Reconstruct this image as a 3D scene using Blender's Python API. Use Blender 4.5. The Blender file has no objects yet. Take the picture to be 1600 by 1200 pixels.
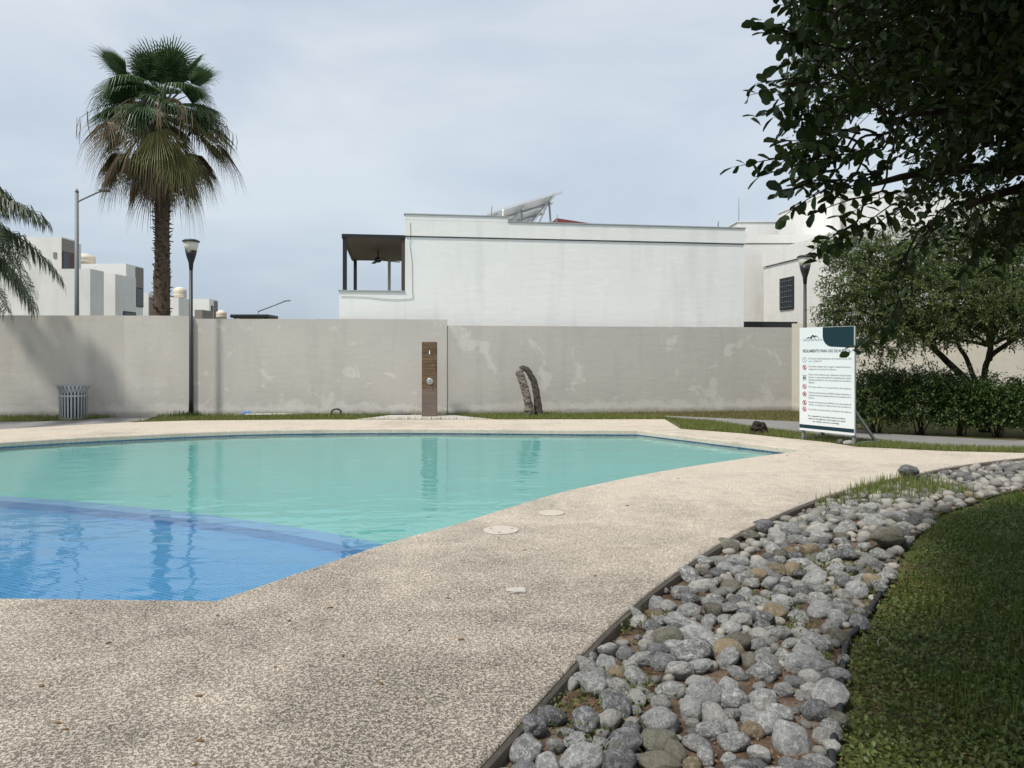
import bpy, bmesh, math, random
import numpy as np
from mathutils import Vector, Matrix, noise as mnoise

random.seed(11); rng = np.random.default_rng(11)
R = math.radians; PI = math.pi
scene = bpy.context.scene
COL = scene.collection

# ------------------------------------------------------------------ camera
CAM_H = 1.6
FPX = 1202.0          # focal length in photo pixels (1600 wide)
HOR = 553.0           # horizon row in the photo
cd = bpy.data.cameras.new('camera'); cam = bpy.data.objects.new('camera', cd); COL.objects.link(cam)
cd.sensor_width = 36; cd.lens = FPX / 1600 * 36
cd.shift_y = -(600 - HOR) / 1600
cd.clip_start = 0.05; cd.clip_end = 2000
cam.location = (0, 0, CAM_H); cam.rotation_euler = (R(90), 0, 0)
scene.camera = cam

# ------------------------------------------------------------------ sky and sun
SUN_DIR = Vector((-0.38, -0.34, 0.86)).normalized()      # towards the sun
world = bpy.data.worlds.new('World'); scene.world = world; world.use_nodes = True
wn = world.node_tree.nodes; wl = world.node_tree.links; wn.clear()
wo = wn.new('ShaderNodeOutputWorld'); wb = wn.new('ShaderNodeBackground'); wb.inputs['Strength'].default_value = 0.10
sky = wn.new('ShaderNodeTexSky'); sky.sky_type = 'NISHITA'; sky.sun_disc = False
sky.sun_elevation = math.asin(SUN_DIR.z); sky.sun_rotation = math.atan2(SUN_DIR.x, SUN_DIR.y)
sky.air_density = 1.0; sky.dust_density = 2.5; sky.ozone_density = 1.2
tc = wn.new('ShaderNodeTexCoord'); mp = wn.new('ShaderNodeMapping'); mp.inputs['Scale'].default_value = (1.0, 1.0, 2.6)
n1 = wn.new('ShaderNodeTexNoise'); n1.inputs['Scale'].default_value = 1.9; n1.inputs['Detail'].default_value = 6; n1.inputs['Roughness'].default_value = 0.52
n1.inputs['Distortion'].default_value = 0.35
cr = wn.new('ShaderNodeValToRGB'); cr.color_ramp.elements[0].position = 0.38; cr.color_ramp.elements[0].color = (0.84, 0.87, 0.92, 1)
cr.color_ramp.elements[1].position = 0.66; cr.color_ramp.elements[1].color = (1.16, 1.14, 1.10, 1)
mx = wn.new('ShaderNodeMix'); mx.data_type = 'RGBA'; mx.inputs['Factor'].default_value = 0.86
wl.new(tc.outputs['Generated'], mp.inputs['Vector']); wl.new(mp.outputs['Vector'], n1.inputs['Vector'])
sp3 = wn.new('ShaderNodeSeparateXYZ'); hz_ = wn.new('ShaderNodeValToRGB'); mul = wn.new('ShaderNodeMix'); mul.data_type = 'RGBA'; mul.blend_type = 'MULTIPLY'; mul.inputs['Factor'].default_value = 1.0
hz_.color_ramp.elements[0].position = 0.0; hz_.color_ramp.elements[0].color = (4.0, 4.7, 5.5, 1); hz_.color_ramp.elements[1].position = 0.55; hz_.color_ramp.elements[1].color = (6.1, 6.5, 6.9, 1)
wl.new(tc.outputs['Generated'], sp3.inputs[0]); wl.new(sp3.outputs['Z'], hz_.inputs['Fac'])
wl.new(cr.outputs['Color'], mul.inputs[6]); wl.new(hz_.outputs['Color'], mul.inputs[7])
wl.new(n1.outputs['Fac'], cr.inputs['Fac']); wl.new(sky.outputs['Color'], mx.inputs[6]); wl.new(mul.outputs[2], mx.inputs[7])
wl.new(mx.outputs[2], wb.inputs['Color']); wl.new(wb.outputs['Background'], wo.inputs['Surface'])
sd = bpy.data.lights.new('sun', 'SUN'); sd.energy = 3.0; sd.angle = R(4.0); sd.color = (1.0, 0.95, 0.87)
so = bpy.data.objects.new('sun', sd); COL.objects.link(so); so.location = (-8, -5, 30)
so.rotation_euler = SUN_DIR.to_track_quat('Z', 'Y').to_euler()
vs = scene.view_settings; vs.view_transform = 'Standard'; vs.look = 'None'; vs.exposure = 0.42; vs.gamma = 1.0
vs.use_curve_mapping = False

# ------------------------------------------------------------------ helpers
def g(px, py, z=0.0):
    """photo pixel on the level z -> world point"""
    D = FPX * (CAM_H - z) / (py - HOR)
    return Vector(((px - 800) * D / FPX, D, z))
def at(px, py, D):
    return Vector(((px - 800) * D / FPX, D, CAM_H + (HOR - py) * D / FPX))
def proj(p):
    return (800 + p[0] * FPX / p[1], HOR - (p[2] - CAM_H) * FPX / p[1])

def tag(o, label=None, cat=None, group=None, kind=None):
    if label: o['label'] = label
    if cat: o['category'] = cat
    if group: o['group'] = group
    if kind: o['kind'] = kind
    return o
def thing(name, label, cat, loc=(0, 0, 0), rz=0.0, group=None):
    o = bpy.data.objects.new(name, None); COL.objects.link(o); o.empty_display_size = 0.1
    o.location = loc; o.rotation_euler = (0, 0, rz)
    return tag(o, label, cat, group)
def link(name, me, parent=None, m=None):
    o = bpy.data.objects.new(name, me); COL.objects.link(o)
    if parent: o.parent = parent
    if m is not None:
        me.materials.clear(); me.materials.append(m)
    return o
def smooth(me, on=True):
    me.polygons.foreach_set('use_smooth', [on] * len(me.polygons))

def np_mesh(name, V, F, m=None, sm=False):
    V = np.asarray(V, dtype=np.float32).reshape(-1, 3); F = np.asarray(F, dtype=np.int32)
    k = F.shape[1]; me = bpy.data.meshes.new(name)
    me.vertices.add(len(V)); me.vertices.foreach_set('co', V.ravel())
    me.loops.add(F.size); me.loops.foreach_set('vertex_index', F.ravel())
    me.polygons.add(len(F)); me.polygons.foreach_set('loop_start', np.arange(0, F.size, k, dtype=np.int32))
    try: me.polygons.foreach_set('loop_total', np.full(len(F), k, dtype=np.int32))
    except Exception: pass
    me.update(calc_edges=True)
    if sm: smooth(me)
    if m: me.materials.append(m)
    return me
def scatter(TV, TF, Rm, T):
    """template verts/faces copied with rotations Rm (N,3,3) and offsets T (N,3)"""
    TV = np.asarray(TV, float); TF = np.asarray(TF, int)
    V = np.einsum('nij,vj->nvi', Rm, TV) + T[:, None, :]
    F = TF[None] + (np.arange(len(T)) * len(TV))[:, None, None]
    return V.reshape(-1, 3), F.reshape(-1, TF.shape[1])
def basis(d, up, s):
    """columns x,y,z: y along d, z near up; scaled by s (N,)"""
    d = d / np.linalg.norm(d, axis=1, keepdims=True)
    x = np.cross(d, up); x /= (np.linalg.norm(x, axis=1, keepdims=True) + 1e-9)
    z = np.cross(x, d)
    return np.stack([x, d, z], axis=2) * s[:, None, None]

def bm_box(bm, x0, x1, y0, y1, z0, z1):
    v = [bm.verts.new(p) for p in ((x0, y0, z0), (x1, y0, z0), (x1, y1, z0), (x0, y1, z0), (x0, y0, z1), (x1, y0, z1), (x1, y1, z1), (x0, y1, z1))]
    for f in ((0, 3, 2, 1), (4, 5, 6, 7), (0, 1, 5, 4), (1, 2, 6, 5), (2, 3, 7, 6), (3, 0, 4, 7)):
        bm.faces.new([v[i] for i in f])
def box(name, x0, x1, y0, y1, z0, z1, m, parent=None, bevel=0.0):
    bm = bmesh.new(); bm_box(bm, x0, x1, y0, y1, z0, z1)
    if bevel: bmesh.ops.bevel(bm, geom=bm.edges[:], offset=bevel, segments=2, affect='EDGES', profile=0.6)
    me = bpy.data.meshes.new(name); bm.to_mesh(me); bm.free()
    return link(name, me, parent, m)
def beam(name, p, q, w, h, m, parent=None, up=(0, 0, 1)):
    """rectangular bar from p to q"""
    p = Vector(p); q = Vector(q); d = (q - p); L = d.length; d.normalize()
    x = d.cross(Vector(up))
    if x.length < 1e-4: x = d.cross(Vector((0, 1, 0)))
    x.normalize(); z = x.cross(d)
    vs_ = []
    for t in (0, L):
        for (a, b) in ((-1, -1), (1, -1), (1, 1), (-1, 1)):
            vs_.append(p + d * t + x * (a * w / 2) + z * (b * h / 2))
    F = [(0, 1, 2, 3), (7, 6, 5, 4), (0, 4, 5, 1), (1, 5, 6, 2), (2, 6, 7, 3), (3, 7, 4, 0)]
    me = bpy.data.meshes.new(name); me.from_pydata(vs_, [], F); me.update()
    return link(name, me, parent, m)
def tube_geo(pts, radii, n=8, cap=True, jitter=0.0):
    pts = [Vector(p) for p in pts]; V = []; F = []
    prev = None
    for i, p in enumerate(pts):
        t = (pts[min(i + 1, len(pts) - 1)] - pts[max(i - 1, 0)]).normalized()
        if prev is None:
            x = t.orthogonal().normalized()
        else:
            x = (prev - t * prev.dot(t)).normalized()
        prev = x; y = t.cross(x)
        for k in range(n):
            a = 2 * PI * k / n; r = radii[i] * (1 + (random.uniform(-jitter, jitter) if jitter else 0))
            V.append(p + x * (r * math.cos(a)) + y * (r * math.sin(a)))
    for i in range(len(pts) - 1):
        for k in range(n):
            F.append((i * n + k, i * n + (k + 1) % n, (i + 1) * n + (k + 1) % n, (i + 1) * n + k))
    if cap:
        F.append(tuple(range(n))[::-1]); F.append(tuple((len(pts) - 1) * n + k for k in range(n)))
    return V, F
class Geo:
    def __init__(s): s.V = []; s.F = []
    def add(s, VF):
        o = len(s.V); s.V += list(VF[0]); s.F += [tuple(i + o for i in f) for f in VF[1]]; return s
    def mesh(s, name, m=None, sm=True):
        me = bpy.data.meshes.new(name); me.from_pydata([tuple(v) for v in s.V], [], s.F); me.update()
        if sm: smooth(me)
        if m: me.materials.append(m)
        return me
def tube(name, pts, radii, m, parent=None, n=8, sm=True, jitter=0.0):
    if not hasattr(radii, '__len__'): radii = [radii] * len(pts)
    return link(name, Geo().add(tube_geo(pts, radii, n, True, jitter)).mesh(name, m, sm), parent)
def lathe(name, prof, m, parent=None, n=24, sm=True, loc=(0, 0, 0)):
    V = []; F = []
    for (r, z) in prof:
        for k in range(n):
            a = 2 * PI * k / n; V.append((loc[0] + r * math.cos(a), loc[1] + r * math.sin(a), loc[2] + z))
    for i in range(len(prof) - 1):
        for k in range(n):
            F.append((i * n + k, i * n + (k + 1) % n, (i + 1) * n + (k + 1) % n, (i + 1) * n + k))
    F.append(tuple(range(n))[::-1]); F.append(tuple((len(prof) - 1) * n + k for k in range(n)))
    me = bpy.data.meshes.new(name); me.from_pydata(V, [], F); me.update()
    if sm:
        smooth(me); 
        me.polygons[-1].use_smooth = False; me.polygons[-2].use_smooth = False
    return link(name, me, parent, m)
def fill_poly(outer, holes=(), z=0.0):
    """bmesh with a triangulated sheet, outline minus holes"""
    bm = bmesh.new(); edges = []
    for loop in (outer, *holes):
        vs_ = [bm.verts.new((p[0], p[1], z)) for p in loop]
        for i in range(len(vs_)): edges.append(bm.edges.new((vs_[i], vs_[(i + 1) % len(vs_)])))
    bmesh.ops.triangle_fill(bm, use_beauty=True, use_dissolve=False, edges=edges)
    for f in bm.faces:
        f.normal_update()
        if f.normal.z < 0: f.normal_flip()
    return bm
def bm_obj(name, bm, m, parent=None, sm=False):
    me = bpy.data.meshes.new(name); bm.to_mesh(me); bm.free()
    if sm: smooth(me)
    return link(name, me, parent, m)
def catmull(pts, per=8, closed=False):
    P = [Vector(p) for p in pts]; out = []; n = len(P)
    rngi = range(n if closed else n - 1)
    for i in rngi:
        if closed: a, b, c, d = P[(i - 1) % n], P[i], P[(i + 1) % n], P[(i + 2) % n]
        else: a, b, c, d = P[max(i - 1, 0)], P[i], P[i + 1], P[min(i + 2, n - 1)]
        for k in range(per):
            t = k / per
            out.append(0.5 * ((2 * b) + (c - a) * t + (2 * a - 5 * b + 4 * c - d) * t * t + (3 * b - a - 3 * c + d) * t ** 3))
    if not closed: out.append(P[-1])
    return out
def in_poly(x, y, poly):
    """vectorised point in polygon"""
    x = np.asarray(x); y = np.asarray(y); c = np.zeros(x.shape, bool); n = len(poly); j = n - 1
    for i in range(n):
        xi, yi = poly[i][0], poly[i][1]; xj, yj = poly[j][0], poly[j][1]
        if yi != yj:
            c ^= ((yi > y) != (yj > y)) & (x < (xj - xi) * (y - yi) / (yj - yi) + xi)
        j = i
    return c

# ------------------------------------------------------------------ materials
class NT:
    def __init__(s, name, rough=0.7, spec=0.3):
        s.m = bpy.data.materials.new(name); s.m.use_nodes = True; s.t = s.m.node_tree; s.n = s.t.nodes
        s.b = s.n['Principled BSDF']; s.out = s.n['Material Output']
        s.b.inputs['Roughness'].default_value = rough; s.b.inputs['Specular IOR Level'].default_value = spec
    def node(s, typ, **kw):
        o = s.n.new(typ)
        for k, v in kw.items(): setattr(o, k, v)
        return o
    def L(s, a, b): s.t.links.new(a, b)
    def pos(s, scale=(1, 1, 1), kind='world', offset=None):
        if kind == 'world': o = s.node('ShaderNodeNewGeometry').outputs['Position']
        else: o = s.node('ShaderNodeTexCoord').outputs['Object']
        mpn = s.node('ShaderNodeMapping'); mpn.inputs['Scale'].default_value = scale
        s.L(o, mpn.inputs['Vector'])
        if offset is not None: s.L(offset, mpn.inputs['Location'])
        return mpn.outputs['Vector']
    def noise(s, vec, scale, detail=4, rough=0.55, dist=0.0):
        o = s.node('ShaderNodeTexNoise'); o.inputs['Scale'].default_value = scale; o.inputs['Detail'].default_value = detail
        o.inputs['Roughness'].default_value = rough; o.inputs['Distortion'].default_value = dist
        s.L(vec, o.inputs['Vector']); return o.outputs['Fac']
    def ramp(s, fac, stops):
        o = s.node('ShaderNodeValToRGB'); e = o.color_ramp.elements
        while len(e) < len(stops): e.new(0.5)
        for el, (p, c) in zip(e, stops):
            el.position = p; el.color = (c, c, c, 1) if not hasattr(c, '__len__') else (*c[:3], 1)
        s.L(fac, o.inputs['Fac']); return o.outputs['Color']
    def mix(s, fac, a, b, mode='MIX'):
        o = s.node('ShaderNodeMix', data_type='RGBA', blend_type=mode)
        for ix, v in ((0, fac), (6, a), (7, b)):
            sock = o.inputs[ix]
            if hasattr(v, 'is_linked'): s.L(v, sock)
            elif hasattr(v, '__len__'): sock.default_value = (*v[:3], 1)
            else: sock.default_value = v if ix == 0 else (v, v, v, 1)
        return o.outputs[2]
    def math(s, op, a, b=0.0):
        o = s.node('ShaderNodeMath', operation=op)
        for sock, v in ((o.inputs[0], a), (o.inputs[1], b)):
            if hasattr(v, 'is_linked'): s.L(v, sock)
            else: sock.default_value = v
        return o.outputs[0]
    def sep(s, vec):
        o = s.node('ShaderNodeSeparateXYZ'); s.L(vec, o.inputs[0]); return o.outputs
    def bump(s, h, strength=0.5, dist=0.01, prev=None):
        o = s.node('ShaderNodeBump'); o.inputs['Strength'].default_value = strength; o.inputs['Distance'].default_value = dist
        s.L(h, o.inputs['Height'])
        if prev is not None: s.L(prev, o.inputs['Normal'])
        return o.outputs['Normal']
    def color(s, c):
        if hasattr(c, 'is_linked'): s.L(c, s.b.inputs['Base Color'])
        else: s.b.inputs['Base Color'].default_value = (*c[:3], 1)
        return s
    def normal(s, nrm): s.L(nrm, s.b.inputs['Normal']); return s
    def island(s): return s.node('ShaderNodeNewGeometry').outputs['Random Per Island']
    def rand(s): return s.node('ShaderNodeObjectInfo').outputs['Random']

def plain(name, c, rough=0.6, spec=0.3, metal=0.0, var=0.12, scale=6.0, bumpd=0.0):
    t = NT(name, rough, spec); p = t.pos()
    n = t.noise(p, scale, 5)
    t.color(t.mix(n, [x * (1 - var) for x in c], [min(1, x * (1 + var)) for x in c]))
    t.b.inputs['Metallic'].default_value = metal
    if bumpd: t.normal(t.bump(t.noise(p, scale * 6, 4), 0.5, bumpd))
    return t.m

def plaster(name, base, light, dark, seed, patch=0.5, stain=True):
    t = NT(name, 0.92, 0.15); p0 = t.pos(); p = t.pos((1, 1, 1)); z = t.sep(p0)[2]
    off = t.node('ShaderNodeVectorMath', operation='ADD'); off.inputs[1].default_value = (seed * 7.3, seed * 3.1, seed * 1.7)
    t.L(p, off.inputs[0]); v = off.outputs[0]
    big = t.noise(v, 0.7, 4, 0.6)
    c = t.mix(t.ramp(big, [(0.3, 0), (0.7, 1)]), dark, base)
    # rubbed, lighter patches with ragged edges
    pn = t.noise(v, 1.25, 7, 0.62, 0.5)
    pm = t.math('MULTIPLY', t.ramp(pn, [(0.585, 0.0), (0.63, 1.0)]), patch)
    c = t.mix(pm, c, light)
    # soft vertical run marks
    vz = t.node('ShaderNodeVectorMath', operation='MULTIPLY'); vz.inputs[1].default_value = (2.6, 2.6, 0.35); t.L(v, vz.inputs[0])
    runs = t.noise(vz.outputs[0], 1.0, 5, 0.55)
    c = t.mix(t.math('MULTIPLY', t.ramp(runs, [(0.52, 0), (0.72, 1)]), 0.30), c, [x * 0.74 for x in dark])
    if stain:   # salt bloom creeping up from the ground
        edge = t.math('ADD', z, t.math('MULTIPLY', t.math('SUBTRACT', t.noise(v, 2.2, 6, 0.65), 0.5), -0.9))
        c = t.mix(t.math('MULTIPLY', t.ramp(edge, [(0.20, 1), (0.30, 0)]), 0.55), c, light)
    if stain:   # splashed soil along the foot
        foot = t.math('ADD', z, t.math('MULTIPLY', t.math('SUBTRACT', t.noise(v, 5.0, 6, 0.7), 0.5), -0.22))
        c = t.mix(t.math('MULTIPLY', t.ramp(foot, [(0.03, 1), (0.13, 0)]), 0.55), c, (0.21, 0.185, 0.15))
    fine = t.noise(v, 26, 5, 0.6)
    c = t.mix(0.20, c, t.mix(fine, 0.25, 0.75), 'OVERLAY')
    t.color(c)
    vb = t.node('ShaderNodeVectorMath', operation='MULTIPLY'); vb.inputs[1].default_value = (1.3, 1.3, 4.5); t.L(v, vb.inputs[0])
    b1 = t.bump(t.noise(vb.outputs[0], 1.6, 5, 0.6), 0.18, 0.03)
    t.normal(t.bump(t.noise(v, 60, 4, 0.6), 0.3, 0.004, b1))
    return t.m

MAT = {}
MAT['wall_a'] = plaster('wall_plaster_grey', (0.52, 0.495, 0.455), (0.61, 0.585, 0.54), (0.47, 0.447, 0.41), 1, 0.25)
MAT['wall_b'] = plaster('wall_plaster_pale', (0.545, 0.52, 0.478), (0.62, 0.595, 0.55), (0.49, 0.467, 0.428), 2, 0.3)
MAT['wall_c'] = plaster('wall_plaster_patched', (0.515, 0.492, 0.455), (0.645, 0.62, 0.57), (0.465, 0.445, 0.412), 3, 0.55)
MAT['wall_d'] = plaster('wall_plaster_beige', (0.57, 0.535, 0.465), (0.64, 0.605, 0.535), (0.51, 0.48, 0.42), 5, 0.2)
MAT['house'] = plaster('house_paint_white', (0.80, 0.805, 0.785), (0.84, 0.84, 0.82), (0.77, 0.775, 0.757), 4, 0.3, False)
MAT['house_warm'] = plaster('house_paint_warm', (0.72, 0.71, 0.68), (0.80, 0.79, 0.76), (0.66, 0.65, 0.62), 6, 0.3, False)
MAT['house_far'] = plaster('house_paint_far', (0.76, 0.76, 0.74), (0.82, 0.82, 0.80), (0.70, 0.70, 0.68), 8, 0.3, False)
MAT['coping'] = plain('coping_metal', (0.36, 0.38, 0.39), 0.6)
MAT['line'] = plain('joint_dark', (0.12, 0.12, 0.12), 0.9)
MAT['black'] = plain('black_steel', (0.018, 0.02, 0.022), 0.45, 0.4)
MAT['steel'] = plain('grey_steel', (0.19, 0.205, 0.21), 0.5, 0.4, 0.0)
MAT['galv'] = plain('galvanised', (0.42, 0.45, 0.47), 0.4, 0.5, 0.6)
MAT['lens'] = plain('lamp_diffuser', (0.62, 0.60, 0.54), 0.35, 0.5, 0, 0.05)
MAT['brownwood'] = plain('brown_ceiling', (0.10, 0.075, 0.06), 0.6, 0.3, 0, 0.25, 3)
MAT['maroon'] = plain('maroon_roof', (0.16, 0.045, 0.05), 0.6)
MAT['glass'] = plain('dark_glass', (0.02, 0.025, 0.03), 0.12, 0.6)
MAT['greycladding'] = plain('grey_cladding', (0.24, 0.22, 0.205), 0.8)
MAT['tank'] = plain('tank_plastic', (0.62, 0.54, 0.43), 0.6)
MAT['tanktop'] = plain('tank_lid', (0.72, 0.70, 0.66), 0.6)
MAT['path'] = plain('path_concrete', (0.20, 0.195, 0.19), 0.9, 0.2, 0, 0.25, 2.5, 0.004)
MAT['slab'] = plain('pale_concrete', (0.42, 0.40, 0.37), 0.9, 0.2, 0, 0.2, 4, 0.004)
MAT['pv'] = plain('panel_back', (0.45, 0.46, 0.47), 0.5)
MAT['red'] = plain('sign_red', (0.42, 0.03, 0.05), 0.6, 0.3, 0, 0.02)
MAT['ink'] = plain('sign_ink', (0.03, 0.045, 0.06), 0.6, 0.3, 0, 0.02)
MAT['textgrey'] = plain('sign_text', (0.10, 0.12, 0.14), 0.6, 0.3, 0, 0.02)
MAT['teal'] = plain('sign_teal', (0.014, 0.036, 0.048), 0.8, 0.1, 0, 0.03)
MAT['signwhite'] = plain('sign_white', (0.66, 0.70, 0.71), 0.45, 0.4, 0, 0.03, 2)
MAT['bluebag'] = plain('blue_plastic', (0.05, 0.16, 0.45), 0.4, 0.5)
MAT['hose'] = plain('dark_hose', (0.015, 0.022, 0.03), 0.4, 0.5)
MAT['edging'] = plain('black_edging', (0.012, 0.012, 0.014), 0.55, 0.4, 0, 0.3, 8)
MAT['whitepipe'] = plain('white_pvc', (0.75, 0.74, 0.70), 0.4, 0.4)
MAT['lid'] = plain('lid_plastic', (0.44, 0.405, 0.35), 0.75, 0.2, 0, 0.2, 14)
MAT['pod'] = plain('brown_pod', (0.14, 0.085, 0.035), 0.8, 0.2, 0, 0.4, 30)

def deck_mat():
    t = NT('pool_deck_concrete', 0.93, 0.12); p = t.pos(); xyz = t.sep(p)
    f1 = t.noise(p, 70, 6, 0.64, 1.0); f2 = t.noise(p, 150, 3, 0.6)
    hgt = t.math('ADD', t.math('MULTIPLY', t.ramp(f1, [(0.39, 0), (0.52, 1)]), 0.9), t.math('MULTIPLY', f2, 0.35))
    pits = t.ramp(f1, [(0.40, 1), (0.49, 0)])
    cream = t.mix(t.noise(p, 1.4, 5, 0.6), (0.60, 0.525, 0.435), (0.72, 0.645, 0.545))
    cream = t.mix(t.math('MULTIPLY', t.ramp(t.noise(p, 9, 5, 0.65), [(0.5, 0), (0.75, 1)]), 0.35), cream, (0.40, 0.35, 0.29))
    # patchy grime plus tree shade painted into the colour, darker towards the camera
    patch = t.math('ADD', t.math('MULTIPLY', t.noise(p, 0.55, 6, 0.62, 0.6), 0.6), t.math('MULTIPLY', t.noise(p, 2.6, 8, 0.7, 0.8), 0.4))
    near_shade = t.ramp(t.math('MULTIPLY', t.math('SUBTRACT', 9.5, xyz[1]), 0.14), [(0.0, 0.0), (1.0, 1.0)])
    dirt_shade = t.ramp(t.math('ADD', t.math('MULTIPLY', near_shade, 0.36), t.math('MULTIPLY', patch, 1.25)), [(0.62, 0.0), (0.98, 1.0)])
    c = t.mix(t.math('MULTIPLY', dirt_shade, 0.76), cream, (0.275, 0.245, 0.21))
    pitc = t.mix(dirt_shade, (0.36, 0.31, 0.25), (0.115, 0.10, 0.084))
    pf = t.math('MULTIPLY', pits, t.math('ADD', t.math('MULTIPLY', dirt_shade, 0.45), 0.55))
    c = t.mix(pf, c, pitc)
    spots = t.ramp(t.noise(p, 3.3, 7, 0.7), [(0.66, 0), (0.74, 1)])
    c = t.mix(t.math('MULTIPLY', spots, 0.45), c, (0.17, 0.14, 0.11))
    specks = t.ramp(t.noise(p, 26, 2, 0.5), [(0.745, 0), (0.77, 1)])
    c = t.mix(t.math('MULTIPLY', specks, 0.8), c, (0.07, 0.055, 0.04))
    t.color(c)
    b = t.bump(t.noise(p, 5, 3), 0.25, 0.01)
    t.normal(t.bump(hgt, 0.9, 0.009, b))
    return t.m
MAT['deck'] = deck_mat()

def tile_mat(name, c1, c2, grout, size=0.05):
    t = NT(name, 0.3, 0.5); p = t.pos()
    b = t.node('ShaderNodeTexBrick'); b.offset = 0.0; b.squash = 1.0
    b.inputs['Scale'].default_value = 1.0; b.inputs['Brick Width'].default_value = size; b.inputs['Row Height'].default_value = size
    b.inputs['Mortar Size'].default_value = size * 0.10; b.inputs['Color1'].default_value = (*c1, 1); b.inputs['Color2'].default_value = (*c2, 1)
    b.inputs['Mortar'].default_value = (*grout, 1)
    rot = t.node('ShaderNodeMapping'); rot.inputs['Rotation'].default_value = (0, 0, R(27)); t.L(p, rot.inputs['Vector'])
    t.L(rot.outputs[0], b.inputs['Vector'])
    c = t.mix(t.math('MULTIPLY', t.noise(p, 1.1, 5), 0.35), b.outputs['Color'], [x * 0.8 for x in c1])
    t.color(c); return t.m
MAT['tile'] = tile_mat('pool_tile_blue', (0.032, 0.185, 0.385), (0.055, 0.24, 0.445), (0.17, 0.36, 0.55))
MAT['basin'] = plain('pool_plaster_turquoise', (0.13, 0.375, 0.355), 0.7, 0.2, 0, 0.06, 0.8)

def water_mat():
    m = bpy.data.materials.new('pool_water'); m.use_nodes = True; nt = m.node_tree; n = nt.nodes; n.clear()
    out = n.new('ShaderNodeOutputMaterial'); ms = n.new('ShaderNodeMixShader'); fr = n.new('ShaderNodeFresnel'); fr.inputs['IOR'].default_value = 1.33
    tr = n.new('ShaderNodeBsdfTransparent'); gl = n.new('ShaderNodeBsdfGlossy'); gl.inputs['Roughness'].default_value = 0.015
    tr.inputs['Color'].default_value = (0.97, 0.99, 1, 1)
    geo = n.new('ShaderNodeNewGeometry')
    m1 = n.new('ShaderNodeMapping'); m1.inputs['Rotation'].default_value = (0, 0, R(14)); m1.inputs['Scale'].default_value = (1.0, 1.9, 1)
    n1 = n.new('ShaderNodeTexNoise'); n1.inputs['Scale'].default_value = 2.3; n1.inputs['Detail'].default_value = 1.2; n1.inputs['Distortion'].default_value = 0.5
    n2 = n.new('ShaderNodeTexNoise'); n2.inputs['Scale'].default_value = 0.9; n2.inputs['Detail'].default_value = 1
    b1 = n.new('ShaderNodeBump'); b1.inputs['Strength'].default_value = 1.0; b1.inputs['Distance'].default_value = 0.0075
    b2 = n.new('ShaderNodeBump'); b2.inputs['Strength'].default_value = 1.0; b2.inputs['Distance'].default_value = 0.008
    L = nt.links.new
    L(geo.outputs['Position'], m1.inputs['Vector']); L(m1.outputs[0], n1.inputs['Vector']); L(m1.outputs[0], n2.inputs['Vector'])
    L(n1.outputs['Fac'], b1.inputs['Height']); L(n2.outputs['Fac'], b2.inputs['Height']); L(b1.outputs[0], b2.inputs['Normal'])
    L(b2.outputs[0], gl.inputs['Normal']); L(b2.outputs[0], fr.inputs['Normal'])
    L(fr.outputs[0], ms.inputs[0]); L(tr.outputs[0], ms.inputs[1]); L(gl.outputs[0], ms.inputs[2]); L(ms.outputs[0], out.inputs['Surface'])
    return m
MAT['water'] = water_mat()

def leaf_mat(name, c1, c2, rough=0.45, trans=0.25, spec=0.4):
    t = NT(name, rough, spec); r = t.island()
    c = t.mix(r, c1, c2); t.color(c)
    if trans:
        tl = t.node('ShaderNodeBsdfTranslucent'); mxs = t.node('ShaderNodeMixShader'); mxs.inputs[0].default_value = trans
        t.L(t.mix(r, [min(1, x * 1.3) for x in c1], [min(1, x * 1.3) for x in c2]), tl.inputs['Color'])
        t.L(t.b.outputs[0], mxs.inputs[1]); t.L(tl.outputs[0], mxs.inputs[2]); t.L(mxs.outputs[0], t.out.inputs['Surface'])
    return t.m
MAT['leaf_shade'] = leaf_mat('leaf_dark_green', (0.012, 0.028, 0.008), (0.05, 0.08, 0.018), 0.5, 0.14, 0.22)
MAT['leaf_small'] = leaf_mat('leaf_olive_green', (0.045, 0.078, 0.024), (0.135, 0.17, 0.06), 0.6, 0.35, 0.12)
MAT['leaf_hedge'] = leaf_mat('leaf_hedge_green', (0.028, 0.058, 0.016), (0.088, 0.135, 0.036), 0.5, 0.22, 0.25)
MAT['grass'] = leaf_mat('grass_green', (0.10, 0.135, 0.03), (0.25, 0.27, 0.085), 0.6, 0.3)
MAT['lawn'] = leaf_mat('ground_cover_green', (0.045, 0.072, 0.013), (0.125, 0.16, 0.035), 0.5, 0.3)
MAT['tuft'] = leaf_mat('grass_bright_green', (0.09, 0.125, 0.025), (0.22, 0.245, 0.075), 0.5, 0.3)
MAT['litter'] = leaf_mat('leaf_litter_brown', (0.09, 0.04, 0.018), (0.28, 0.16, 0.08), 0.8, 0.1)
MAT['palm_green'] = leaf_mat('palm_green', (0.035, 0.08, 0.03), (0.09, 0.145, 0.06), 0.4, 0.2)
MAT['palm_olive'] = leaf_mat('palm_olive', (0.075, 0.095, 0.03), (0.25, 0.215, 0.085), 0.55, 0.2)
MAT['palm_dead'] = leaf_mat('palm_dead_brown', (0.085, 0.06, 0.04), (0.27, 0.205, 0.135), 0.8, 0.1)
MAT['feather'] = leaf_mat('palm_feather_green', (0.03, 0.05, 0.025), (0.085, 0.105, 0.05), 0.45, 0.25)
def bark_mat(name, c1, c2, scale=(14, 14, 4), d=0.012):
    t = NT(name, 0.95, 0.1); p = t.pos(scale, 'world'); n = t.noise(p, 1.0, 7, 0.65, 0.4)
    t.color(t.mix(t.ramp(n, [(0.3, 0), (0.7, 1)]), c1, c2)); t.normal(t.bump(n, 0.9, d)); return t.m
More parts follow.
